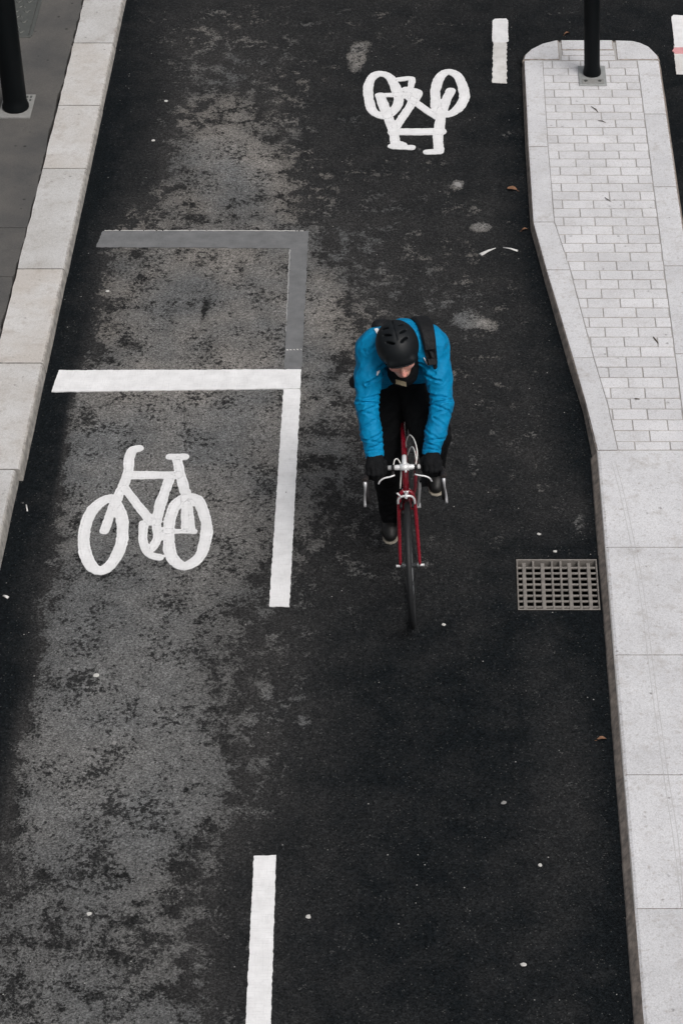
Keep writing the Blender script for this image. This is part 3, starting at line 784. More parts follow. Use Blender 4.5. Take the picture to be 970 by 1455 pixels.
def lay(x0, x1, ylo, yhi, xlo, xhi):
    """one brick, trimmed by the field it lies in"""
    P = [(x0 + JN, ylo + JN), (x1 - JN, ylo + JN), (x1 - JN, yhi - JN), (x0 + JN, yhi - JN)]
    P = clip(P, (1, 0), xhi - 0.001); P = clip(P, (-1, 0), -xlo)
    ym = (ylo + yhi) / 2
    for (xa, ya), (xb, yb) in zip(taper[:-1], taper[1:]):
        if yb - 0.06 <= ym <= ya + 0.06 and xlo < 0.8:
            dx, dy = xb - xa, yb - ya; L = math.hypot(dx, dy); n = (dy / L, -dx / L)
            P = clip(P, n, n[0] * xa + n[1] * ya - 0.0015) if P else P
    if len(P) < 3 or area(P) < 0.0009: return
    zz = IZ - 0.001 + rnd.uniform(-0.0012, 0.0012)
    if area(P) > (BW - 2 * JN) * (yhi - ylo - 2 * JN) * 0.995 and abs(yhi - ylo - BH) < 1e-4:
        o = bpy.data.objects.new('paving_brick', rnd.choice(full_meshes)); COL.objects.link(o)
        o.location = ((x0 + x1) / 2, (ylo + yhi) / 2, zz); o.rotation_euler = (rnd.uniform(-.006, .006), rnd.uniform(-.004, .004), rnd.uniform(-.004, .004)); o.parent = island
    else:
        cx = sum(p[0] for p in P) / len(P); cy = sum(p[1] for p in P) / len(P)
        bm = bmesh.new(); prism(bm, [(p[0] - cx, p[1] - cy) for p in P], -0.03, 0.0, 0.002)
        o = obj('paving_brick', bm, M['brick'], island); o.location = (cx, cy, zz)
y = 15.742
row = 0
while y > 11.13:
    ylo = max(y - BH, 11.121)
    off = 1.0105 if row % 2 == 0 else 0.917
    for k in range(-4, 6): lay(off + k * BW, off + (k + 1) * BW, ylo, y, 0.70, 1.424)
    y -= BH; row += 1
for r, (ylo, yhi) in enumerate(((15.748, 15.824), (15.824, 15.899))):
    off = 0.93 if r == 0 else 0.885
    for k in range(-1, 3): lay(off + k * BW, off + (k + 1) * BW, ylo, yhi, 0.875, 1.267)

# ---------------------------------------------------------------- drain grate
g = empty('drain_grate', (0.4135, 9.794, 0))
tag(g, 'rectangular rusty iron drain grate beside the right kerb', 'drain')
W, D = 0.443, 0.420
def gx(zx): return (zx - 100) / (897 - 100) * W
bm = bmesh.new()
for a, b in (((0, 0), (W, 0.008)), ((0, D - 0.008), (W, D)), ((0, 0.008), (0.008, D - 0.008)), ((W - 0.008, 0.008), (W, D - 0.008))):
    bevel_box(bm, (*a, -0.05), (*b, 0.003), 0.002)
obj('frame', bm, M['cast_iron'], g)
for zx, w in ((175, 0.020), (266, 0.0115), (357, 0.021), (451, 0.0115), (536, 0.0115), (622, 0.021), (716, 0.0115), (810, 0.020)):
    bm = bmesh.new(); bevel_box(bm, (gx(zx) - w / 2, 0.0085, -0.035), (gx(zx) + w / 2, D - 0.03 if w > 0.015 else D - 0.012, 0.001), 0.002)
    obj('bar', bm, M['cast_iron'], g)
for k in range(8):
    yy = 0.030 + k * 0.0465
    bm = bmesh.new(); bevel_box(bm, (0.0085, yy - 0.006, -0.011), (W - 0.0085, yy + 0.006, -0.002), 0.002)
    obj('cross_bar', bm, M['cast_iron'], g)
bm = bmesh.new()
for (lo, hi) in (((-0.006, -0.006, -0.45), (W + 0.006, D + 0.006, -0.44)), ((-0.006, -0.006, -0.44), (-0.0005, D + 0.006, -0.001)), ((W + 0.0005, -0.006, -0.44), (W + 0.006, D + 0.006, -0.001)),
                 ((-0.0005, -0.006, -0.44), (W + 0.0005, -0.0005, -0.001)), ((-0.0005, D + 0.0005, -0.44), (W + 0.0005, D + 0.006, -0.001))):
    box(bm, lo, hi)
obj('gully_pit', bm, M['pit'], g)

# ---------------------------------------------------------------- posts
def lathe(bm, prof, seg=32):
    rings = [[bm.verts.new((r * math.cos(2 * math.pi * k / seg), r * math.sin(2 * math.pi * k / seg), z)) for k in range(seg)] for r, z in prof]
    for a, b in zip(rings[:-1], rings[1:]):
        for k in range(seg):
            bm.faces.new((a[k], a[(k + 1) % seg], b[(k + 1) % seg], b[k])).smooth = True
    bm.faces.new(rings[0][::-1]); bm.faces.new(rings[-1])
p = empty('sign_post', (1.086, 15.538, IZ), (0, R(-2.3), 0))
tag(p, 'slim black post standing in a steel plate on the paved island', 'post')
bm = bmesh.new(); lathe(bm, [(0.060, 0.0), (0.064, 0.012), (0.064, 0.03), (0.0575, 0.06), (0.0565, 0.09), (0.0565, 3.1), (0.05, 3.15), (0.03, 3.18), (0.004, 3.19)]); obj('shaft', bm, M['black_metal'], p)
pl = bmesh.new(); bevel_box(pl, (-0.098, -0.167, 0.0005), (0.098, 0.115, 0.009), 0.002)
bp = obj('base_plate', pl, M['steel'], p); bp.rotation_euler = (0, R(2.3), 0)
bm = bmesh.new(); bevel_box(bm, (-0.078, -0.148, 0.0092), (0.078, -0.082, 0.0115), 0.0015); ha = obj('hatch', bm, M['plate_white'], bp)
for sx in (-1, 1):
    bm = bmesh.new(); tube(bm, [(sx * 0.05, -0.113, 0.0116), (sx * 0.05, -0.113, 0.016)], 0.012, 8); obj('bolt', bm, M['cover_iron'], bp)
z0 = kz(15.0)
p = empty('lamp_post', (-2.992, 15.075, z0))
tag(p, 'thick black post on the left footway in a pale square plate', 'post')
bm = bmesh.new(); lathe(bm, [(0.088, 0.0), (0.094, 0.012), (0.094, 0.03), (0.0835, 0.055), (0.0825, 0.10), (0.0825, 3.3), (0.07, 3.36), (0.004, 3.40)], 36); obj('shaft', bm, M['black_metal'], p)
bm = bmesh.new(); bevel_box(bm, (-0.108, -0.137, -0.01), (0.117, 0.185, 0.008), 0.002); bp = obj('base_plate', bm, M['plate_white'], p)
bm = bmesh.new()
for k in range(3):
    for q in range(2): box(bm, (0.03 + k * 0.026 , 0.09 + q * 0.045, 0.0082), (0.044 + k * 0.026, 0.117 + q * 0.045, 0.0105))
obj('tread', bm, M['cover_iron'], bp)

# ---------------------------------------------------------------- small litter
def blob(name, x, y, r, h, mat, label, cat, group=None, el=1.0, rot=0.0, seed=0):
    rr = random.Random(seed); n = 10; bm = bmesh.new()
    rings = []
    sh = [rr.uniform(0.75, 1.15) for _ in range(n)]
    for s, z in ((1.0, 0.0003), (0.93, h * 0.7), (0.6, h)):
        rings.append([bm.verts.new((r * s * sh[k] * math.cos(2 * math.pi * k / n) * el, r * s * sh[k] * math.sin(2 * math.pi * k / n), z)) for k in range(n)])
    for a, b in zip(rings[:-1], rings[1:]):
        for k in range(n): bm.faces.new((a[k], a[(k + 1) % n], b[(k + 1) % n], b[k]))
    bm.faces.new(rings[-1])
    o = obj(name, bm, mat); o.location = (x, y, 0); o.rotation_euler.z = rot
    return tag(o, label, cat, group)
GS = 'flattened gum spots on the asphalt'
for i, (x, y, r, mk, lab) in enumerate((
    (-1.794, 9.279, .016, 'gum', 'pale gum spot below the left bicycle symbol, largest on the grey patch'),
    (-1.647, 8.780, .012, 'gum_dull', 'dull gum spot on the grey patch midway down the left lane'),
    (-1.647, 7.642, .014, 'gum', 'white gum spot low in the left lane, left of the bottom dash'),
    (-0.620, 7.625, .013, 'gum', 'pale gum spot just right of the bottom white dash'),
    (0.475, 7.948, .011, 'gum', 'white gum spot low on dark asphalt near the right kerb'),
    (0.308, 8.362, .014, 'gum_dull', 'faint grey gum spot on the dark asphalt below the grate'),
    (0.378, 7.336, .012, 'gum', 'pale gum spot lowest on the dark right-hand asphalt'),
    (0.015, 9.675, .013, 'gum', 'white gum spot beside the bottom of the front bicycle wheel'),
    (0.631, 10.282, .012, 'gum', 'white gum spot just above the drain grate'),
    (0.546, 10.432, .010, 'gum', 'tiny pale gum spot higher above the drain grate'),
    (-1.956, 15.267, .016, 'gum', 'white gum spot by the upper left kerb, farthest up the road'),
    (-1.996, 14.719, .013, 'gum', 'pale gum spot by the upper left kerb above the grey stripe'),
    (-2.115, 12.852, .012, 'gum', 'pale gum spot below the left end of the grey stripe'),
    (0.114, 14.134, .036, 'gum_dull', 'wide grey gum spot below the upside-down bicycle symbol'))):
    blob('gum_spot', x, y, r, 0.003, M[mk], lab, 'gum', GS, 1.0 + 0.25 * math.sin(i * 2.3), i, i)
def leaf(x, y, L, rot, label, seed):
    bm = bmesh.new(); n = 6; rr = random.Random(seed)
    rows = []
    for k in range(n + 1):
        t = k / n; w = L * 0.26 * math.sin(math.pi * min(t * 0.92 + 0.04, 1)) ** 0.8
        zc = 0.004 + 0.010 * math.sin(math.pi * t)
        rows.append([bm.verts.new(((t - .5) * L, -w, zc + 0.010 + rr.uniform(0, .004))), bm.verts.new(((t - .5) * L, 0, zc)), bm.verts.new(((t - .5) * L, w, zc + 0.006 + rr.uniform(0, .004)))])
    for a, b in zip(rows[:-1], rows[1:]):
        for i in (0, 1): bm.faces.new((a[i], a[i + 1], b[i + 1], b[i]))
    tube(bm, [(-L * .5, 0, .004), (-L * .75, L * .06, .003)], 0.0016, 4)
    o = obj('fallen_leaf', bm, M['leaf'], None, True); o.location = (x, y, 0); o.rotation_euler.z = rot
    return tag(o, label, 'leaf', 'brown leaves fallen on the road')
leaf(0.479, 14.062, 0.066, 2.9, 'curled brown leaf on the road left of the island kerb', 1)
leaf(0.812, 8.795, 0.048, 0.1, 'small brown leaf in the gutter by the right slabs', 2)
leaf(0.937, 16.252, 0.045, 0.5, 'tiny brown leaf on the road above the island tip', 3)
leaf(0.551, 13.554, 0.045, 0.2, 'pale brown leaf at the bend of the island kerb', 4)
def sliver(x0, y0, x1, y1, w0, w1, label, cat):
    bm = bmesh.new(); a = Vector((x0, y0, 0)); b = Vector((x1, y1, 0)); c = (a + b) / 2
    tube(bm, [a - c + Vector((0, 0, .004)), Vector((0, 0, .009)), b - c + Vector((0, 0, .004))], [w0, (w0 + w1) / 2, w1], 6, flat=0.45)
    o = obj('litter_scrap', bm, M['scrap']); o.location = c
    return tag(o, label, cat, 'white scraps of litter')
sliver(0.255, 13.265, 0.355, 13.345, 0.017, 0.004, 'white plastic sliver slanting up to the right, left of the island bend', 'litter')
sliver(0.405, 13.352, 0.498, 13.312, 0.005, 0.010, 'white plastic sliver slanting down to the right, nearer the island bend', 'litter')
sliver(-2.366, 9.906, -2.335, 9.888, 0.007, 0.010, 'white paper scrap in the left gutter below the last kerb joint', 'litter')
sliver(-2.345, 10.69, -2.33, 10.63, 0.004, 0.004, 'thin grey scrap in the left gutter under a kerb joint', 'litter')

M['twig'] = simple('dark_twig', (0.10, 0.085, 0.07), 0.8, 0.2, 0, 0.3, 60, 0.2)
def twig(x0, y0, x1, y1, w, label):
    rr = random.Random(int(x0 * 1000)); bm = bmesh.new(); a = Vector((x0, y0, 0)); b2 = Vector((x1, y1, 0)); c = (a + b2) / 2
    m = Vector((rr.uniform(-.01, .01), rr.uniform(-.008, .008), .004))
    tube(bm, [a - c + Vector((0, 0, .002)), m, b2 - c + Vector((0, 0, .002))], [w * .5, w, w * .4], 6, flat=.5)
    o = obj('twig', bm, M['twig']); o.location = (c.x, c.y, 0.0625)
    return tag(o, label, 'twig', 'bits of twig on the paved island')
twig(1.057, 15.077, 1.102, 14.998, .005, 'dark bit of twig slanting on the bricks just below the island post')
twig(1.096, 14.881, 1.149, 14.851, .005, 'dark flat twig second below the island post')
twig(1.09, 13.87, 1.13, 13.815, .004, 'thin dark twig on the bricks halfway down the island')
twig(1.303, 12.255, 1.33, 12.185, .006, 'crooked dark twig on the bricks near the right edge of the photo')
twig(1.15, 11.617, 1.179, 11.61, .007, 'short dark twig on the lowest brick rows')
M['scuff'] = simple('scuff_grey', (0.47, 0.465, 0.47), 0.9, 0.1, 0, 0.12, 60, 0.0)
SCUFF = [(.979, 11.01), (1.011, 10.72), (1.04, 10.345), (1.061, 10.046), (1.073, 9.70), (1.081, 9.205), (1.093, 8.74), (1.103, 8.396), (1.117, 8.02), (1.123, 7.63)]
for dx in (0.0, 0.022):
    pts = spline([(x + dx * (1 if i < 9 else .4), y, 0.0645) for i, (x, y) in enumerate(SCUFF)], 4)
    bm = bmesh.new(); rows = []
    for i, p in enumerate(pts):
        w = .0013 + .0008 * math.sin(i * 1.7) ** 2
        rows.append((bm.verts.new((p.x - w, p.y, p.z)), bm.verts.new((p.x + w, p.y, p.z))))
    for r0, r1 in zip(rows[:-1], rows[1:]): bm.faces.new((r0[0], r0[1], r1[1], r1[0]))
    obj('scuff_mark', bm, M['scuff'], island)

# ================================================================ bicycle and rider
BLOC, BROT = (-0.145, 9.764, 0.0), (0, R(-2.4), R(2.3))
M['red_paint'] = simple('dark_red_frame_paint', (0.22, 0.007, 0.018), 0.28, 0.5, 0, 0.15, 30, 0.03)
M['chrome'] = simple('polished_alloy', (0.80, 0.80, 0.81), 0.32, 0.5, 0.25, 0.08, 50, 0.03)
M['lever_alloy'] = simple('brushed_lever_alloy', (0.66, 0.66, 0.68), 0.35, 0.5, 0.55, 0.1, 50, 0.03)
M['alloy'] = simple('white_cable_housing', (0.70, 0.69, 0.66), 0.4, 0.5, 0, 0.1, 50, 0.03)
M['tyre'] = simple('black_rubber', (0.013, 0.014, 0.0155), 0.62, 0.4, 0, 0.3, 90, 0.15)
M['rim'] = simple('dark_rim', (0.11, 0.115, 0.12), 0.35, 0.5, 0.6, 0.2, 40, 0.03)
M['tape'] = simple('black_bar_tape', (0.012, 0.011, 0.012), 0.7, 0.3, 0, 0.3, 120, 0.3)
M['hood'] = simple('dark_brown_hood', (0.018, 0.014, 0.013), 0.6, 0.35, 0, 0.3, 80, 0.2)
M['saddle'] = simple('black_saddle', (0.012, 0.012, 0.012), 0.5, 0.4, 0, 0.2, 80, 0.1)

b = empty('road_bicycle', BLOC, BROT)
tag(b, 'dark red racing bicycle with drop handlebars under the rider in the blue jacket', 'bicycle')
def steer(p, a=R(-0.9)):
    x, y, z = p; y0 = 0.157
    return (x * math.cos(a) - (y - y0) * math.sin(a), y0 + x * math.sin(a) + (y - y0) * math.cos(a), z)
def st_(pts): return [steer(p) for p in pts]

def wheel(hub_y, turned, hubw):
    f = (lambda p: steer(p)) if turned else (lambda p: p)
    w = empty('wheel'); w.parent = b
    def torus(name, Rm, r, rx, mat, seg=72, n=10):
        bm = bmesh.new(); rings = []
        for i in range(seg):
            a = 2 * math.pi * i / seg
            rings.append([bm.verts.new(f((rx * math.cos(2 * math.pi * k / n), hub_y + (Rm + r * math.sin(2 * math.pi * k / n)) * math.sin(a), 0.34 + (Rm + r * math.sin(2 * math.pi * k / n)) * math.cos(a)))) for k in range(n)])
        for i in range(seg):
            for k in range(n): bm.faces.new((rings[i][k], rings[(i + 1) % seg][k], rings[(i + 1) % seg][(k + 1) % n], rings[i][(k + 1) % n])).smooth = True
        return obj(name, bm, mat, w)
    torus('tyre', 0.325, 0.0145, 0.0155, M['tyre'])
    torus('rim', 0.304, 0.011, 0.0105, M['rim'])
    bm = bmesh.new(); tube(bm, [f((x, hub_y, 0.34)) for x in (-hubw, -hubw + .012, -.03, .03, hubw - .012, hubw)], [.02, .02, .012, .012, .02, .02], 12); obj('hub', bm, M['rim'], w)
    bm = bmesh.new()
    for i in range(28):
        a = 2 * math.pi * i / 28; s = -1 if i % 2 else 1; a2 = a + (0.55 if (i // 2) % 2 else -0.55)
        tube(bm, [f((s * (hubw - .008), hub_y + .018 * math.sin(a2), .34 + .018 * math.cos(a2))), f((0, hub_y + .296 * math.sin(a), .34 + .296 * math.cos(a)))], 0.0011, 4, False)
    obj('spokes', bm, M['tyre'], w)
    return w
wheel(0.0, True, 0.046)
wheel(0.99, False, 0.056)

bm = bmesh.new()
tube(bm, [(0, .160, .722), (0, .198, .848)], .0175, 16)
tube(bm, [(0, .193, .825), (0, .765, .825)], .0135, 12)
tube(bm, [(0, .170, .742), (0, .585, .272)], .0150, 12)
tube(bm, [(0, .585, .262), (0, .768, .865)], .0145, 12)
tube(bm, [(-.034, .585, .27), (.034, .585, .27)], .021, 14)
for s in (-1, 1):
    tube(bm, [(s * .012, .60, .268), (s * .045, .72, .29), (s * .062, .985, .338)], [.011, .010, .008], 8)
    tube(bm, [(s * .010, .757, .82), (s * .045, .86, .60), (s * .060, .988, .345)], [.008, .0075, .007], 8)
obj('frame', bm, M['red_paint'], b)
bm = bmesh.new()
for s in (-1, 1):
    tube(bm, spline(st_([(s * .004, .152, .722), (s * .028, .146, .712), (s * .041, .125, .655), (s * .047, .075, .52), (s * .050, .030, .41), (s * .051, .0, .345)]), 4), [.013 - .0052 * i / 20 for i in range(21)], 10)
obj('fork', bm, M['red_paint'], b)
for q0, q1, r0, r1 in (((0, .155, .712), (0, .158, .728), .022, .0225), ((0, .197, .846), (0, .203, .866), .021, .018)):
    bm = bmesh.new(); tube(bm, [q0, q1], [r0, r1], 16); obj('headset_cup', bm, M['chrome'], b)
for s in (-1, 1):
    bm = bmesh.new(); tube(bm, st_([(s * .050, 0, .34), (s * .066, 0, .34)]), [.008, .007], 8)
    tube(bm, st_([(s * .066, 0, .34), (s * .074, 0, .34)]), [.0075, .007], 8); obj('axle_nut', bm, M['chrome'], b)
bm = bmesh.new()
tube(bm, st_(spline([(0, .200, .86), (0, .211, .890), (0, .203, .910), (0, .175, .914), (0, .138, .900)], 4)), .0125, 12)
tube(bm, st_([(-.024, .130, .898), (.024, .130, .898)]), .0185, 14)
tube(bm, st_([(0.006, .108, .893), (0.006, .098, .890)]), .006, 8)
obj('stem', bm, M['chrome'], b)
BARY, BARZ = .130, .898
bm = bmesh.new(); tube(bm, st_([(-.086, BARY, BARZ), (-.03, BARY, BARZ), (.03, BARY, BARZ), (.086, BARY, BARZ)]), [.0125, .0145, .0145, .0125], 12); hb = obj('handlebar', bm, M['chrome'], b)
for s in (-1, 1):
    bm = bmesh.new()
    tube(bm, st_(spline([(s * .087, BARY, BARZ), (s * .145, BARY, BARZ), (s * .182, .118, .896), (s * .198, .085, .890), (s * .200, .045, .884), (s * .200, .010, .864), (s * .200, -.008, .823), (s * .200, .012, .778), (s * .201, .055, .760), (s * .202, .11, .754)], 4)), .0152, 10)
    obj('bar_tape', bm, M['tape'], hb)
    lv = empty('brake_lever'); lv.parent = b
    bm = bmesh.new(); tube(bm, st_(spline([(s * .200, .052, .898), (s * .200, .018, .926), (s * .201, -.018, .950), (s * .201, -.044, .958)], 3)), [.015, .0155, .016, .0165, .017, .0165, .016, .015, .014, .012][:10], 10); obj('hood', bm, M['hood'], lv)
    bm = bmesh.new(); tube(bm, st_(spline([(s * .201, -.045, .952), (s * .201, -.058, .935), (s * .203, -.060, .905), (s * .207, -.052, .870), (s * .209, -.050, .835), (s * .209, -.060, .802)], 3)), [.0085, .009, .009, .0075, .0062, .0055, .0050, .0047, .0047, .005, .0053, .0056, .006, .0066, .007, .007], 8); obj('lever_blade', bm, M['lever_alloy'], lv)
    al = empty('auxiliary_lever'); al.parent = b
    bm = bmesh.new(); tube(bm, st_([(s * .052, BARY, BARZ), (s * .068, BARY, BARZ)]), .0175, 12); tube(bm, st_([(s * .060, .122, .886), (s * .062, .092, .876)]), .008, 8); obj('clamp', bm, M['tape'], al)
    bm = bmesh.new(); tube(bm, st_(spline([(s * .052, .094, .878), (s * .075, .086, .874), (s * .105, .083, .870), (s * .128, .078, .858), (s * .138, .074, .840)], 3)), .0046, 8); obj('lever_blade', bm, M['chrome'], al)
fb = empty('front_brake'); fb.parent = b
bm = bmesh.new()
tube(bm, spline(st_([(-.045, .112, .672), (-.043, .110, .700), (-.028, .108, .720), (0, .104, .728), (.028, .108, .720), (.040, .108, .700), (.042, .110, .668)]), 4), [.0062] * 25, 8)
tube(bm, st_([(-.030, .108, .720), (-.044, .100, .752)]), .0052, 8)
tube(bm, st_([(0, .14, .724), (0, .09, .728)]), .008, 10)
obj('caliper', bm, M['chrome'], fb)
for s in (-1, 1):
    bm = bmesh.new(); tube(bm, st_([(s * .030, .085, .664), (s * .030, .14, .668)]), .007, 8); obj('brake_pad', bm, M['tape'], fb)
for pts in ([(.060, .120, .893), (.062, .150, .935), (.055, .20, .955), (.040, .25, .935), (.015, .29, .845)],
            [(-.060, .120, .893), (-.050, .150, .93), (-.032, .165, .925), (-.018, .15, .88), (-.030, .115, .77)],
            [(.056, .122, .905), (.070, .165, .955), (.060, .235, .985), (.036, .305, .972), (.016, .350, .900), (.012, .375, .838)]):
    bm = bmesh.new(); tube(bm, spline(pts, 5), .0033, 6); obj('brake_cable', bm, M['alloy'], b)
for s, az in ((-1, -1), (1, 1)):
    c = empty('crank'); c.parent = b
    bm = bmesh.new(); tube(bm, [(s * .055, .585, .27), (s * .066, .583, .27 + az * .09), (s * .074, .580, .27 + az * .17)], [.015, .011, .013], 10, flat=.7); tube(bm, [(s * .03, .585, .27), (s * .07, .585, .27)], .015, 10); obj('crank_arm', bm, M['chrome'], c)
    bm = bmesh.new(); box(bm, (min(s * .080, s * .150), .545, .27 + az * .17 - .010), (max(s * .085, s * .175), .620, .27 + az * .17 + .010)); tube(bm, [(s * .07, .58, .27 + az * .17), (s * .152, .58, .27 + az * .17)], .008, 8); obj('pedal', bm, M['tyre'], c)
bm = bmesh.new()
tube(bm, [(-.046, .585, .27), (-.043, .585, .27)], .098, 40)
obj('chainring', bm, M['rim'], b)
bm = bmesh.new()
for z in (.366, .176): tube(bm, [(-.045, .59, z), (-.045, .99, .34 + (z - .27) * .36)], .0042, 6)
obj('chain', bm, M['rim'], b)
bm = bmesh.new(); tube(bm, [(0, .765, .855), (0, .785, .945)], .0135, 12); obj('seat_post', bm, M['chrome'], b)
f = Field((-.10, .60, .90), (.10, .97, 1.0), .006)
f.cone((0, .66, .955), (0, .78, .955), .020, .028, .01); f.cone((0, .78, .955), (-.045, .90, .957), .026, .030, .02); f.cone((0, .78, .955), (.045, .90, .957), .026, .030, .02)
link('saddle', f.mesh('saddle'), M['saddle'], b, True)

# ---------------------------------------------------------------- rider
def cloth(name, col, rough, var, spec=0.25, sheen=0.0):
    t = NT(name); p = t.oco()
    n = t.noise(p, 14, 5, 0.6); w = t.noise(p, 55, 4, 0.6); f = t.noise(p, 420, 2)
    c = t.mix(t.map(n, 0.35, 0.65), tuple(x * (1 - var) for x in col), tuple(min(1, x * (1 + var)) for x in col))
    t.bump(t.math('MULTIPLY_ADD', w, 1.0, t.math('MULTIPLY', f, 0.12)), 0.45, 0.012)
    return t.out(c, rough, spec)
def shell_fabric():
    t = NT('blue_shell_fabric'); p = t.oco()
    wn_ = t.node('TexNoise'); t.set(wn_.inputs['Vector'], p); wn_.inputs['Scale'].default_value = 9; wn_.inputs['Detail'].default_value = 2
    ad = t.node('VectorMath', operation='MULTIPLY_ADD'); t.set(ad.inputs[0], wn_.outputs['Color']); ad.inputs[1].default_value = (.10, .10, .10); t.set(ad.inputs[2], p)
    q1 = t.scaled(ad.outputs[0], (15, 11, 7.5)); q2 = t.scaled(ad.outputs[0], (30, 30, 22))
    f1 = t.vor(q1, 1.0, 'Distance'); f2 = t.vor(q2, 1.0, 'Distance')
    n = t.noise(p, 14, 5, 0.6); f = t.noise(p, 420, 2)
    c = t.mix(t.map(n, 0.35, 0.65), (0.0003, 0.185, 0.385), (0.0006, 0.225, 0.455))
    h = t.math('MULTIPLY_ADD', f1, 1.0, t.math('MULTIPLY', f2, 0.32))
    h = t.math('MULTIPLY_ADD', f, 0.03, h)
    t.bump(h, 0.55, 0.022)
    return t.out(c, 0.62, 0.14)
M['jacket'] = shell_fabric()
M['black_cloth'] = cloth('black_fabric', (0.0045, 0.005, 0.0058), 0.85, 0.2, 0.12)
M['glove'] = cloth('black_glove_knit', (0.0055, 0.006, 0.007), 0.8, 0.2, 0.15)
M['bag'] = cloth('black_bag_nylon', (0.0085, 0.009, 0.0105), 0.65, 0.2, 0.25)
M['reflective'] = simple('reflective_trim', (0.85, 0.85, 0.87), 0.4, 0.5, 0, 0.06, 60, 0.05)
M['patch'] = simple('khaki_label', (0.26, 0.22, 0.15), 0.8, 0.2, 0, 0.45, 70, 0.2)
M['shoe'] = simple('black_leather_shoe', (0.009, 0.009, 0.009), 0.5, 0.35, 0, 0.25, 60, 0.1)
M['sole'] = simple('pale_rubber_sole', (0.30, 0.27, 0.22), 0.7, 0.3, 0, 0.2, 60, 0.1)
M['hair'] = simple('dark_brown_hair', (0.03, 0.02, 0.014), 0.6, 0.3, 0, 0.4, 200, 0.4)
M['eye'] = simple('eye_white', (0.5, 0.47, 0.45), 0.2, 0.5, 0, 0.05, 50, 0)
def skin_material():
    t = NT('wind_reddened_skin'); p = t.oco()
    n = t.noise(p, 30, 4); c = t.mix(t.map(n, .35, .65), (0.62, 0.33, 0.25), (0.74, 0.44, 0.35))
    c = t.mix(t.math('MULTIPLY', t.attr('flush'), 0.85), c, (0.78, 0.26, 0.22))
    t.bump(t.noise(p, 300, 3), 0.15, 0.001)
    t.b.inputs['Subsurface Weight'].default_value = 0.12
    t.b.inputs['Subsurface Radius'].default_value = (0.010, 0.004, 0.002)
    return t.out(c, 0.5, 0.4)
M['skin'] = skin_material()
def helmet_material():
    t = NT('matt_black_helmet'); p = t.oco(); n = t.noise(p, 60, 4); s = t.noise(p, 300, 2)
    c = t.mix(n, (0.006, 0.0075, 0.009), (0.009, 0.011, 0.013))
    t.bump(s, 0.06, 0.001)
    return t.out(c, t.map(n, 0.3, 0.7, 0.44, 0.54), 0.22)
M['helmet'] = helmet_material()

person = empty('person', BLOC, BROT)
tag(person, 'cyclist in a blue jacket and black helmet, bent low over the handlebars', 'person')
HIPL, HIPR = (-.08, .79, .98), (.085, .79, .98)
SHL, SHR = (-.146, .520, 1.368), (.192, .520, 1.368)
ELL, ELR = (-.175, .340, 1.152), (.212, .340, 1.132)
WRL, WRR = (-.150, .180, .952), (.143, .180, .940)
KNL, ANL = (-.088, .520, .600), (-.095, .600, .210)
KNR, ANR = (.152, .390, .885), (.150, .560, .545)
HC = Vector((.006, .398, 1.436))
HROT = Matrix.Rotation(R(-23), 3, 'X').transposed()  # placeholder, set below
tilt = Matrix.Rotation(R(18), 3, 'X')                # head bowed towards the bars
yaw = Matrix.Rotation(R(9), 3, 'Z')
roll = Matrix.Rotation(R(-4), 3, 'Y')
HROT = tilt @ yaw @ roll
hrot = np.array(HROT)
def hp(x, y, z): return tuple(HC + HROT @ Vector((x, y, z)))

# body: one continuous surface from head to feet
f = Field((-.36, -.02, .02), (.36, .98, 1.66), .0062)
f.chain([(0, .80, 1.0), (0, .66, 1.20), (0.02, .57, 1.31)], [.10, .085, .078], .05)
f.cone((-.09, .54, 1.37), (.15, .54, 1.37), .045, .045, .04)
f.chain([(.03, .52, 1.38), (.02, .47, 1.40), hp(0, .02, -.07)], [.058, .052, .050], .02)
for hip, kn, an, toe in ((HIPL, KNL, ANL, (-.10, .50, .140)), (HIPR, KNR, ANR, (.155, .47, .480))):
    f.chain([hip, kn], [.085, .055], .04); f.chain([kn, tuple(.7 * k + .3 * a + o for k, a, o in zip(kn, an, (0, .02, 0))), an], [.05, .048, .026], .03)
    f.cone(an, toe, .022, .014, .02)
for sh, el, wr, s in ((SHL, ELL, WRL, -1), (SHR, ELR, WRR, 1)):
    f.chain([sh, el, wr], [.052, .040, .028], .03)
    f.cone(wr, (wr[0], wr[1] - .055, wr[2] - .020), .022, .020, .02)
    for q in range(4):
        x = wr[0] + (-.030 + .02 * q)
        f.chain([(wr[0] + (x - wr[0]) * .7, wr[1] - .06, .932), (x, .105, .925), (x, .095, .895), (x, .112, .872)], [.0075, .007, .0065, .006], .006)
    f.chain([(wr[0] - s * .022, wr[1] - .03, .936), (wr[0] - s * .046, .145, .915), (wr[0] - s * .042, .122, .880)], [.009, .008, .007], .008)
# head in its own tilted frame
f.ell(hp(0, .012, .030), (.076, .098, .104), HROT, .02)
f.ell(hp(0, -.030, -.045), (.060, .062, .070), HROT, .03)
f.ell(hp(0, -.066, -.096), (.030, .024, .022), HROT, .025)
for s in (-1, 1):
    f.ell(hp(s * .042, -.060, -.030), (.024, .022, .022), HROT, .02)
    f.cut_ell(hp(s * .032, -.096, .006), (.017, .013, .013), HROT, .012)
    f.ell(hp(s * .078, .012, -.012), (.010, .020, .032), HROT, .008)
f.cone(hp(-.036, -.086, .026), hp(.036, -.086, .026), .010, .010, .014)
f.chain([hp(0, -.090, .012), hp(0, -.104, -.012), hp(0, -.120, -.036)], [.009, .0105, .0145], .010)
for s in (-1, 1): f.ell(hp(s * .013, -.104, -.040), (.009, .010, .008), HROT, .008)
f.cone(hp(-.018, -.090, -.068), hp(.018, -.090, -.068), .0085, .0085, .008)
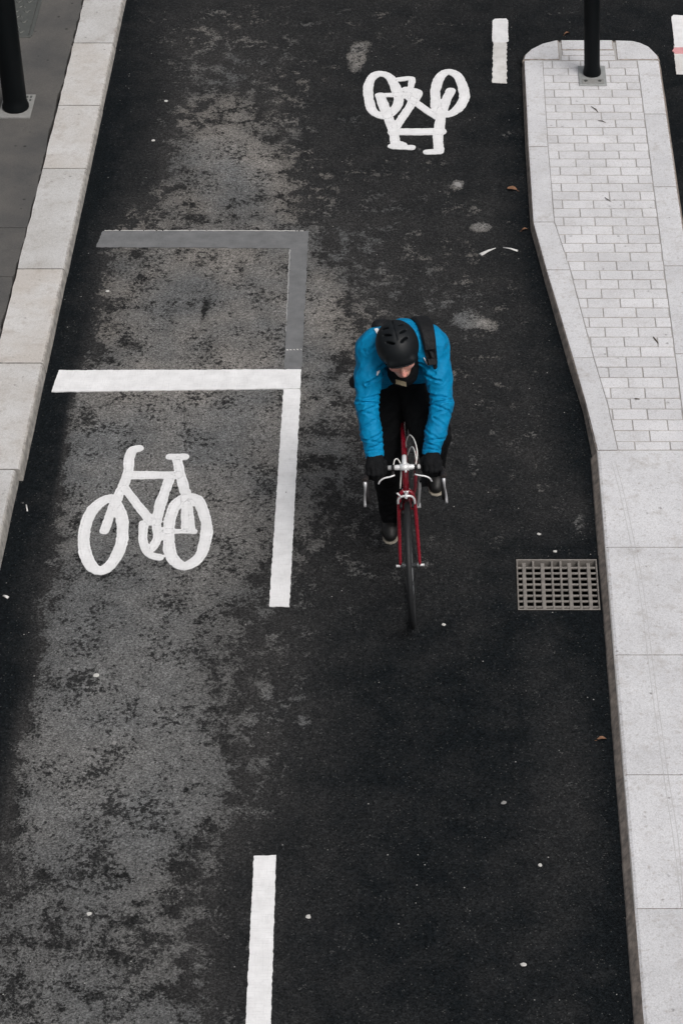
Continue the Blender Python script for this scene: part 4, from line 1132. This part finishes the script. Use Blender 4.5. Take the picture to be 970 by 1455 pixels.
f.cone(hp(-.015, -.088, -.080), hp(.015, -.088, -.080), .0085, .0085, .006)
body_me = f.mesh('body')
co = np.zeros(len(body_me.vertices) * 3, np.float32); body_me.vertices.foreach_get('co', co)
hl = (co.reshape(-1, 3) - np.array(HC)) @ hrot
fl = np.exp(-(((hl - np.array((0, -.118, -.034))) / .022) ** 2).sum(1)) + 0.55 * np.exp(-(((np.abs(hl) - np.array((.045, .07, .03))) / .024) ** 2).sum(1)) * (hl[:, 1] < 0) + 1.0 * np.exp(-(((hl - np.array((0, -.095, -.074))) / np.array((.020, .02, .012))) ** 2).sum(1))
a = body_me.attributes.new('flush', 'FLOAT', 'POINT'); a.data.foreach_set('value', np.clip(fl, 0, 1).astype(np.float32))
link('body', body_me, M['skin'], person, True)
for s in (-1, 1):
    bm = bmesh.new(); bmesh.ops.create_uvsphere(bm, u_segments=10, v_segments=8, radius=.0115, matrix=Matrix.Translation(hp(s * .032, -.082, .004))); ey = obj('eye', bm, M['eye'], person, True)
    bm = bmesh.new(); bmesh.ops.create_uvsphere(bm, u_segments=8, v_segments=6, radius=.0056, matrix=Matrix.Translation(hp(s * .032, -.0895, .0005))); obj('iris', bm, M['hair'], ey, True)
    bm = bmesh.new(); tube(bm, [hp(s * .014, -.099, .024), hp(s * .030, -.100, .030), hp(s * .050, -.090, .024)], [.004, .0045, .003], 6); obj('eyebrow', bm, M['hair'], person)
f = Field(tuple(np.array(HC) - .16), tuple(np.array(HC) + .16), .005)
f.ell(hp(0, .018, .028), (.081, .100, .106), HROT, .0); f.cut_ell(hp(0, -.11, -.05), (.15, .105, .13), HROT); f.cut_plane(hp(0, 0, -.055), tuple(-(HROT @ Vector((0, 0, 1)))))
link('hair', f.mesh('hair'), M['hair'], person, True)

# jacket
f = Field((-.33, .11, .86), (.38, .98, 1.56), .0046)
for s, sh in ((-1, SHL), (1, SHR)):
    f.chain([(s * .075, .80, 1.02), (s * .085 + .015, .68, 1.20), (s * .090 + .035, .56, 1.345)], [.122, .114, .108], .07, (.0045, .075, 3 + s))
f.cone((SHL[0] + .03, .535, 1.395), (SHR[0] - .03, .535, 1.395), .082, .082, .06)
f.cone((0.035, .58, 1.41), (.02, .47, 1.43), .090, .076, .05)
for sh, el, wr, sd in ((SHL, ELL, WRL, 5), (SHR, ELR, WRR, 8)):
    mid = tuple(.5 * (p + q) for p, q in zip(sh, el)); fm = tuple(.45 * p + .55 * q for p, q in zip(el, wr))
    f.chain([sh, mid, el], [.072, .062, .057], .045, (.0042, .046, sd))
    f.chain([el, fm, wr], [.057, .053, .044], .02, (.0045, .038, sd + 1))
    f.cone(tuple(q - .01 * (q - p) / .27 for p, q in zip(el, wr)), tuple(q + .012 * (q - p) / .27 for p, q in zip(el, wr)), .0455, .0455, .006)
f.rough(.0020, .060, 21); f.rough(.0010, .024, 22)
rf = random.Random(77)
def sleeve_fold(a, b, ra, rb, t, ph0, ph1, slant, depth, w):
    a = Vector(a); b = Vector(b); ax = (b - a).normalized(); u = Vector((1, 0, 0)); u = (u - ax * u.dot(ax)).normalized(); v = u.cross(ax)
    if v.y > 0: v = -v
    pts = []
    for k in range(6):
        q = k / 5; ph = R(ph0 + (ph1 - ph0) * q); tt = t + slant * (q - .5) + rf.uniform(-.012, .012)
        r = ra + (rb - ra) * tt
        pts.append(f.skin(a + (b - a) * tt, u * math.cos(ph) + v * math.sin(ph)))
    f.groove(pts, depth, w)
for sh, el, wr, sd in ((SHL, ELL, WRL, -1), (SHR, ELR, WRR, 1)):
    inn = 0 if sd < 0 else 180            # angle of the side facing the chest
    sg = 1 if sd < 0 else -1
    for t, w0, w1, sl, dp, ww in ((.28, -10, 75, .34, .008, 0.0072), (.48, -20, 95, .26, .009, 0.0065), (.66, -10, 70, -.20, .007, 0.0065), (.84, -25, 120, .14, .009, 0.0065), (.96, -20, 165, -.06, .011, 0.0058)):
        sleeve_fold(sh, el, .072, .058, t, inn + sg * w0, inn + sg * w1, sl, dp, ww)
    for t, w0, w1, sl, dp, ww in ((.10, 40, 185, .12, .008, 0.0058), (.24, -10, 110, -.22, .007, 0.0065), (.42, 60, 190, .20, .007, 0.0065), (.60, -20, 100, .18, .007, 0.0058), (.72, 30, 170, -.14, .007, 0.0050), (.83, -10, 150, .10, .008, 0.0050), (.92, 10, 180, -.05, .006, 0.0043)):
        sleeve_fold(el, wr, .057, .044, t, inn + sg * w0, inn + sg * w1, sl, dp, ww)
    for x0, x1, y0, y1, z0, z1 in ((.05, .15, .50, .52, 1.452, 1.445), (.06, .17, .47, .45, 1.425, 1.405), (.08, .19, .56, .60, 1.45, 1.42)):
        f.groove([f.skin((sd * x_ + .02, y_, 1.36), (0, 0, 1)) for x_, y_ in ((x0, y0), ((x0 + x1) / 2, (y0 + y1) / 2 + .01), (x1, y1))], .006, .007)
for el, wr in ((ELL, WRL), (ELR, WRR)):
    d = Vector(wr) - Vector(el); d.normalize()
    f.cut_cone(tuple(Vector(wr) + d * .055), tuple(Vector(wr) + d * .16), .060, .07)
f.cut_cone(hp(0, .0, .02), hp(0, -.10, -.16), .098, .085, .01)
jm = f.mesh('jacket')
jk = link('jacket', jm, M['jacket'], person, True)
def on_top(me, x, y):
    """height of a garment's upper surface near (x, y)"""
    best = -1
    c = np.zeros(len(me.vertices) * 3, np.float32); me.vertices.foreach_get('co', c); c = c.reshape(-1, 3)
    m = np.hypot(c[:, 0] - x, c[:, 1] - y) < .012
    return float(c[m, 2].max()) if m.any() else None
_jv = np.zeros(len(jm.vertices) * 3, np.float32); jm.vertices.foreach_get('co', _jv); _jv = _jv.reshape(-1, 3)
def on_cloth(p):
    """drop a point back and down onto the jacket"""
    d = np.array((0, .75, -.66)); w = _jv - np.array(p); al = w @ d
    pe = np.sqrt(((w - al[:, None] * d) ** 2).sum(1)); m = np.where((pe < .009) & (np.abs(al) < .15))[0]
    q = _jv[m[np.argmin(al[m])]] if len(m) else np.array(p)
    return (float(q[0]), float(q[1]) - .004, float(q[2]) + .004)
for (p0, p1, w) in ((hp(-.110, -.070, .014), hp(-.128, -.088, -.018), .0085), (hp(.116, -.066, .004), hp(.124, -.088, -.040), .0085)):
    pm = on_cloth(tuple(.5 * (i + j) for i, j in zip(p0, p1))); p0 = on_cloth(p0); p1 = on_cloth(p1)
    bm = bmesh.new(); tube(bm, [p0, pm, p1], [.003, w, .003], 6, flat=.5); obj('collar_piping', bm, M['reflective'], jk)
f = Field((-.20, .24, 1.16), (.20, .62, 1.52), .006)
f.chain([(.03, .50, 1.39), (.018, .43, 1.37), hp(0, -.026, -.122)], [.080, .076, .056], .03); f.cone((.02, .49, 1.31), (.02, .43, 1.29), .088, .080, .03); f.cut_ell(hp(0, -.09, -.045), (.066, .065, .068), HROT, .01)  # black collar at the neck; carried up the chin, its black stands for shade
f.rough(.002, .03, 2)
link('neck_warmer_chin_shade', f.mesh('neck_warmer_chin_shade'), M['black_cloth'], person, True)
bm = bmesh.new()
ctr = Vector((.010, .318, 1.300)); ux = Vector((1, .02, -.42)).normalized(); uz = Vector((0, .62, .78)).normalized()
rows = [[bm.verts.new(ctr + ux * (i * .0145) + uz * (j * .012) + ux.cross(uz) * (-.002 * (i * i + j * j))) for j in (-1, 0, 1)] for i in (-2, -1, 0, 1, 2)]
for r0, r1 in zip(rows[:-1], rows[1:]):
    for j in (0, 1): bm.faces.new((r0[j], r1[j], r1[j + 1], r0[j + 1]))
bmesh.ops.solidify(bm, geom=bm.faces[:], thickness=.004)
obj('chest_label', bm, M['patch'], jk)

# trousers
f = Field((-.28, .28, .14), (.34, .98, 1.16), .0065)
f.chain([(-.07, .82, 1.00), (.07, .82, 1.00)], [.14, .14], .05)
f.cone((0, .80, 1.02), (0, .72, 1.10), .13, .12, .04)
for hip, kn, an, s in ((HIPL, KNL, ANL, -1), (HIPR, KNR, ANR, 1)):
    f.chain([hip, kn], [.128, .088 if s < 0 else .102], .04, (.005, .06, 31 + s))
    calf = tuple(.62 * k + .38 * q + o for k, q, o in zip(kn, an, (0, .018, 0)))
    f.chain([kn, calf, an], [.078, .074, .062], .03, (.005, .045, 34 + s))
f.rough(.003, .05, 41)
link('trousers', f.mesh('trousers'), M['black_cloth'], person, True)

# gloves: palm on the bar top, fingers wrapped over it, thumb underneath
for wr, s, el in ((WRL, -1, ELL), (WRR, 1, ELR)):
    f = Field((wr[0] - .085, .03, .82), (wr[0] + .085, .30, 1.06), .004)
    wx = wr[0]; kx = wx + s * .004
    d = (Vector(wr) - Vector(el)).normalized()
    f.cone(tuple(Vector(wr) - d * .055), wr, .034, .033, .01)
    f.cone(wr, (kx - .022, .118, .930), .036, .026, .02); f.cone(wr, (kx + .024, .118, .928), .036, .026, .02)
    for q in range(4):
        x = kx + (q - 1.5) * .0215
        lng = (.9, 1.0, 1.02, .92)[q if s > 0 else 3 - q]
        yk = .108 - .010 * (1 - abs(q - 1.5) / 1.5)
        f.chain([(kx + (x - kx) * .75, .132, .936), (x, yk, .926), (x + .001 * q, yk - .022 * lng, .902), (x, yk - .010, .868), (x, yk + .014, .858)], [.0150, .0142, .0134, .0125, .0115], .006)
    f.chain([(wx - s * .020, .160, .940), (wx - s * .045, .148, .924), (wx - s * .052, .128, .900), (wx - s * .044, .112, .878)], [.016, .0145, .0125, .011], .010)
    f.rough(.0012, .02, 50)
    link('glove', f.mesh('glove'), M['glove'], person, True)

# shoes
for an, s, zt in ((ANL, -1, .10), (ANR, 1, .44)):
    x = -.104 if s < 0 else .156; yo = .04 if s < 0 else .015; zs = zt + .012
    f = Field((x - .08, .42, zs - .02), (x + .08, .76, zs + .15), .005)
    f.chain([(x - s * .004, .645 + yo, zs + .042), (x, .56 + yo, zs + .046), (x + s * .004, .49 + yo, zs + .032), (x + s * .002, .455 + yo, zs + .024)], [.036, .038, .041, .030], .03)
    f.cone((x, .62 + yo, zs + .07), an, .042, .044, .03)
    f.cut_plane((0, 0, zs - .001), (0, 0, -1))
    f.cut_plane((0, 0, zs + .115), (0, 0, 1))
    sh = link('shoe', f.mesh('shoe'), M['shoe'], person, True)
    bm = bmesh.new()
    out = [(-.026, .680), (-.036, .640), (-.034, .575), (-.044, .510), (-.042, .455), (-.026, .424), (.000, .414), (.026, .424), (.043, .455), (.046, .510), (.036, .575), (.037, .640), (.026, .680), (0, .690)]
    P = [(x + s * .003 + i, j + yo) for i, j in out]
    if area(P) < 0: P = P[::-1]
    prism(bm, P, zs - .001, zs + .005, .0015)
    obj('sole', bm, M['sole'], sh)

# helmet: smooth dome, herringbone vents cut in the rear half, rim and straps
f = Field(tuple(np.array(HC) - .2), tuple(np.array(HC) + .22), .0042)
f.ell(hp(0, .016, .048), (.110, .136, .112), HROT, 0)
f.cone(hp(-.055, -.098, .050), hp(.055, -.098, .050), .020, .020, .02)
for s in (-1, 1):
    for i, (yy, zz, xx) in enumerate(((-.034, .145, .036), (.012, .150, .040), (.058, .142, .040))):
        d = HROT @ Vector((s * 1.0, .62, 0)); up = HROT @ Vector((0, -.25 + .28 * i, 1)); d.normalize()
        w = up.cross(d).normalized(); up = d.cross(w).normalized()
        rot = Matrix((d, w, up)).transposed()
        f.cut_ell(hp(s * xx, yy, zz - .006), (.027, .0068, .022), rot, .003)
rdg = [hp(0, -.03, .1545), hp(0, .02, .1615), hp(0, .07, .1500), hp(0, .115, .120)]
for p0, p1 in zip(rdg[:-1], rdg[1:]): f.cut_cone(p0, p1, .0045, .0045, .003)
n = HROT @ Vector((0, -.22, -1)); n.normalize()
f.cut_plane(hp(0, -.10, .034), tuple(n))
f.cut_ell(hp(0, .014, .020), (.088, .112, .104), HROT)
hm = link('helmet', f.mesh('helmet'), M['helmet'], person, True)
bm = bmesh.new()
for s in (-1, 1):
    tube(bm, [hp(s * .090, -.02, .035), hp(s * .084, -.020, -.03), hp(s * .056, -.030, -.10), hp(0, -.036, -.128)], .005, 6, flat=.4)
obj('chin_strap', bm, M['bag'], hm)
bm = bmesh.new(); tube(bm, [hp(-.060, -.120, .0475), hp(-.025, -.1285, .0475), hp(.025, -.1285, .0475), hp(.060, -.120, .0475)], .0035, 6); obj('rim_trim', bm, M['bag'], hm)

# sling bag across the back
bag = empty('sling_bag', BLOC, BROT)
tag(bag, 'black bag on the rider\'s back with a wide strap over one shoulder', 'bag')
f = Field((-.40, .50, .92), (.32, 1.14, 1.62), .007)
bt = Matrix.Rotation(R(-36), 3, 'X') @ Matrix.Rotation(R(14), 3, 'Y')
f.rbox((.00, .880, 1.115), (.165, .060, .140), .045, bt, .02)
f.rbox((.00, .925, 1.140), (.110, .035, .085), .03, bt, .03)
f.cone((-.15, .82, 1.04), (-.240, .70, 1.045), .055, .032, .03)
f.rough(.004, .05, 61)
link('bag_body', f.mesh('bag_body'), M['bag'], bag, True)
def strap(name, pts, w0, w1, th, mat, parent):
    bm = bmesh.new(); P = spline(pts, 6); n = len(P); rows = []
    for i, p in enumerate(P):
        t = (P[min(i + 1, n - 1)] - P[max(i - 1, 0)]).normalized()
        side = Vector((1, 0, 0)) - t * t.x; side.normalize()
        nn = side.cross(t).normalized()
        if nn.z < 0 and abs(t.z) < .9: nn = -nn
        w = w0 + (w1 - w0) * i / (n - 1)
        rows.append([bm.verts.new(p + side * a * w + nn * c) for a, c in ((-1, 0), (-1, th * .6), (-.7, th), (.7, th), (1, th * .6), (1, 0))])
    for r0, r1 in zip(rows[:-1], rows[1:]):
        for i in range(6): bm.faces.new((r0[i], r0[(i + 1) % 6], r1[(i + 1) % 6], r1[i]))
    bm.faces.new(rows[0]); bm.faces.new(rows[-1][::-1])
    return obj(name, bm, mat, parent)
_jc = np.zeros(len(jm.vertices) * 3, np.float32); jm.vertices.foreach_get('co', _jc); _jc = _jc.reshape(-1, 3)
def wrap(x, ang, lift=.003, cy=.55, cz=1.33, hw=.014):
    """point on the jacket over the shoulder, seen at an angle (0 = straight back, 180 = straight ahead)"""
    c, s_ = math.cos(R(ang)), math.sin(R(ang))
    q = _jc[np.abs(_jc[:, 0] - x) < hw]
    dy, dz = q[:, 1] - cy, q[:, 2] - cz
    off = np.abs(-dy * s_ + dz * c)
    m = off < .02
    r = (dy * c + dz * s_)[m].max() if m.any() else .1
    return (x, cy + c * (r + lift), cz + s_ * (r + lift))
sp = [wrap(x, a) for x, a in ((.105, 40), (.125, 60), (.140, 78), (.150, 95), (.158, 112), (.164, 128), (.168, 144), (.172, 160), (.174, 175))]
tb = [wrap(x, a, .002) for x, a in ((-.085, 112), (-.095, 100), (-.105, 88))]
strap('shoulder_strap', sp, .048, .026, .024, M['bag'], bag)
strap('reflective_tab', tb, .012, .010, .003, M['reflective'], jk)
for pa in (sp[4], sp[6]):
    bm = bmesh.new(); bevel_box(bm, (pa[0] - .030, pa[1] - .012, pa[2] + .006), (pa[0] + .030, pa[1] + .012, pa[2] + .020), .004); obj('strap_buckle', bm, M['tape'], bag)
bm = bmesh.new(); tube(bm, spline([sp[6], (sp[7][0] + .010, sp[7][1] - .014, sp[7][2]), (sp[7][0] + .018, sp[7][1] - .022, sp[7][2] - .05), (sp[7][0] + .030, sp[7][1] - .020, sp[7][2] - .11)], 4), .012, 6, flat=.4); obj('strap_tail', bm, M['bag'], bag)
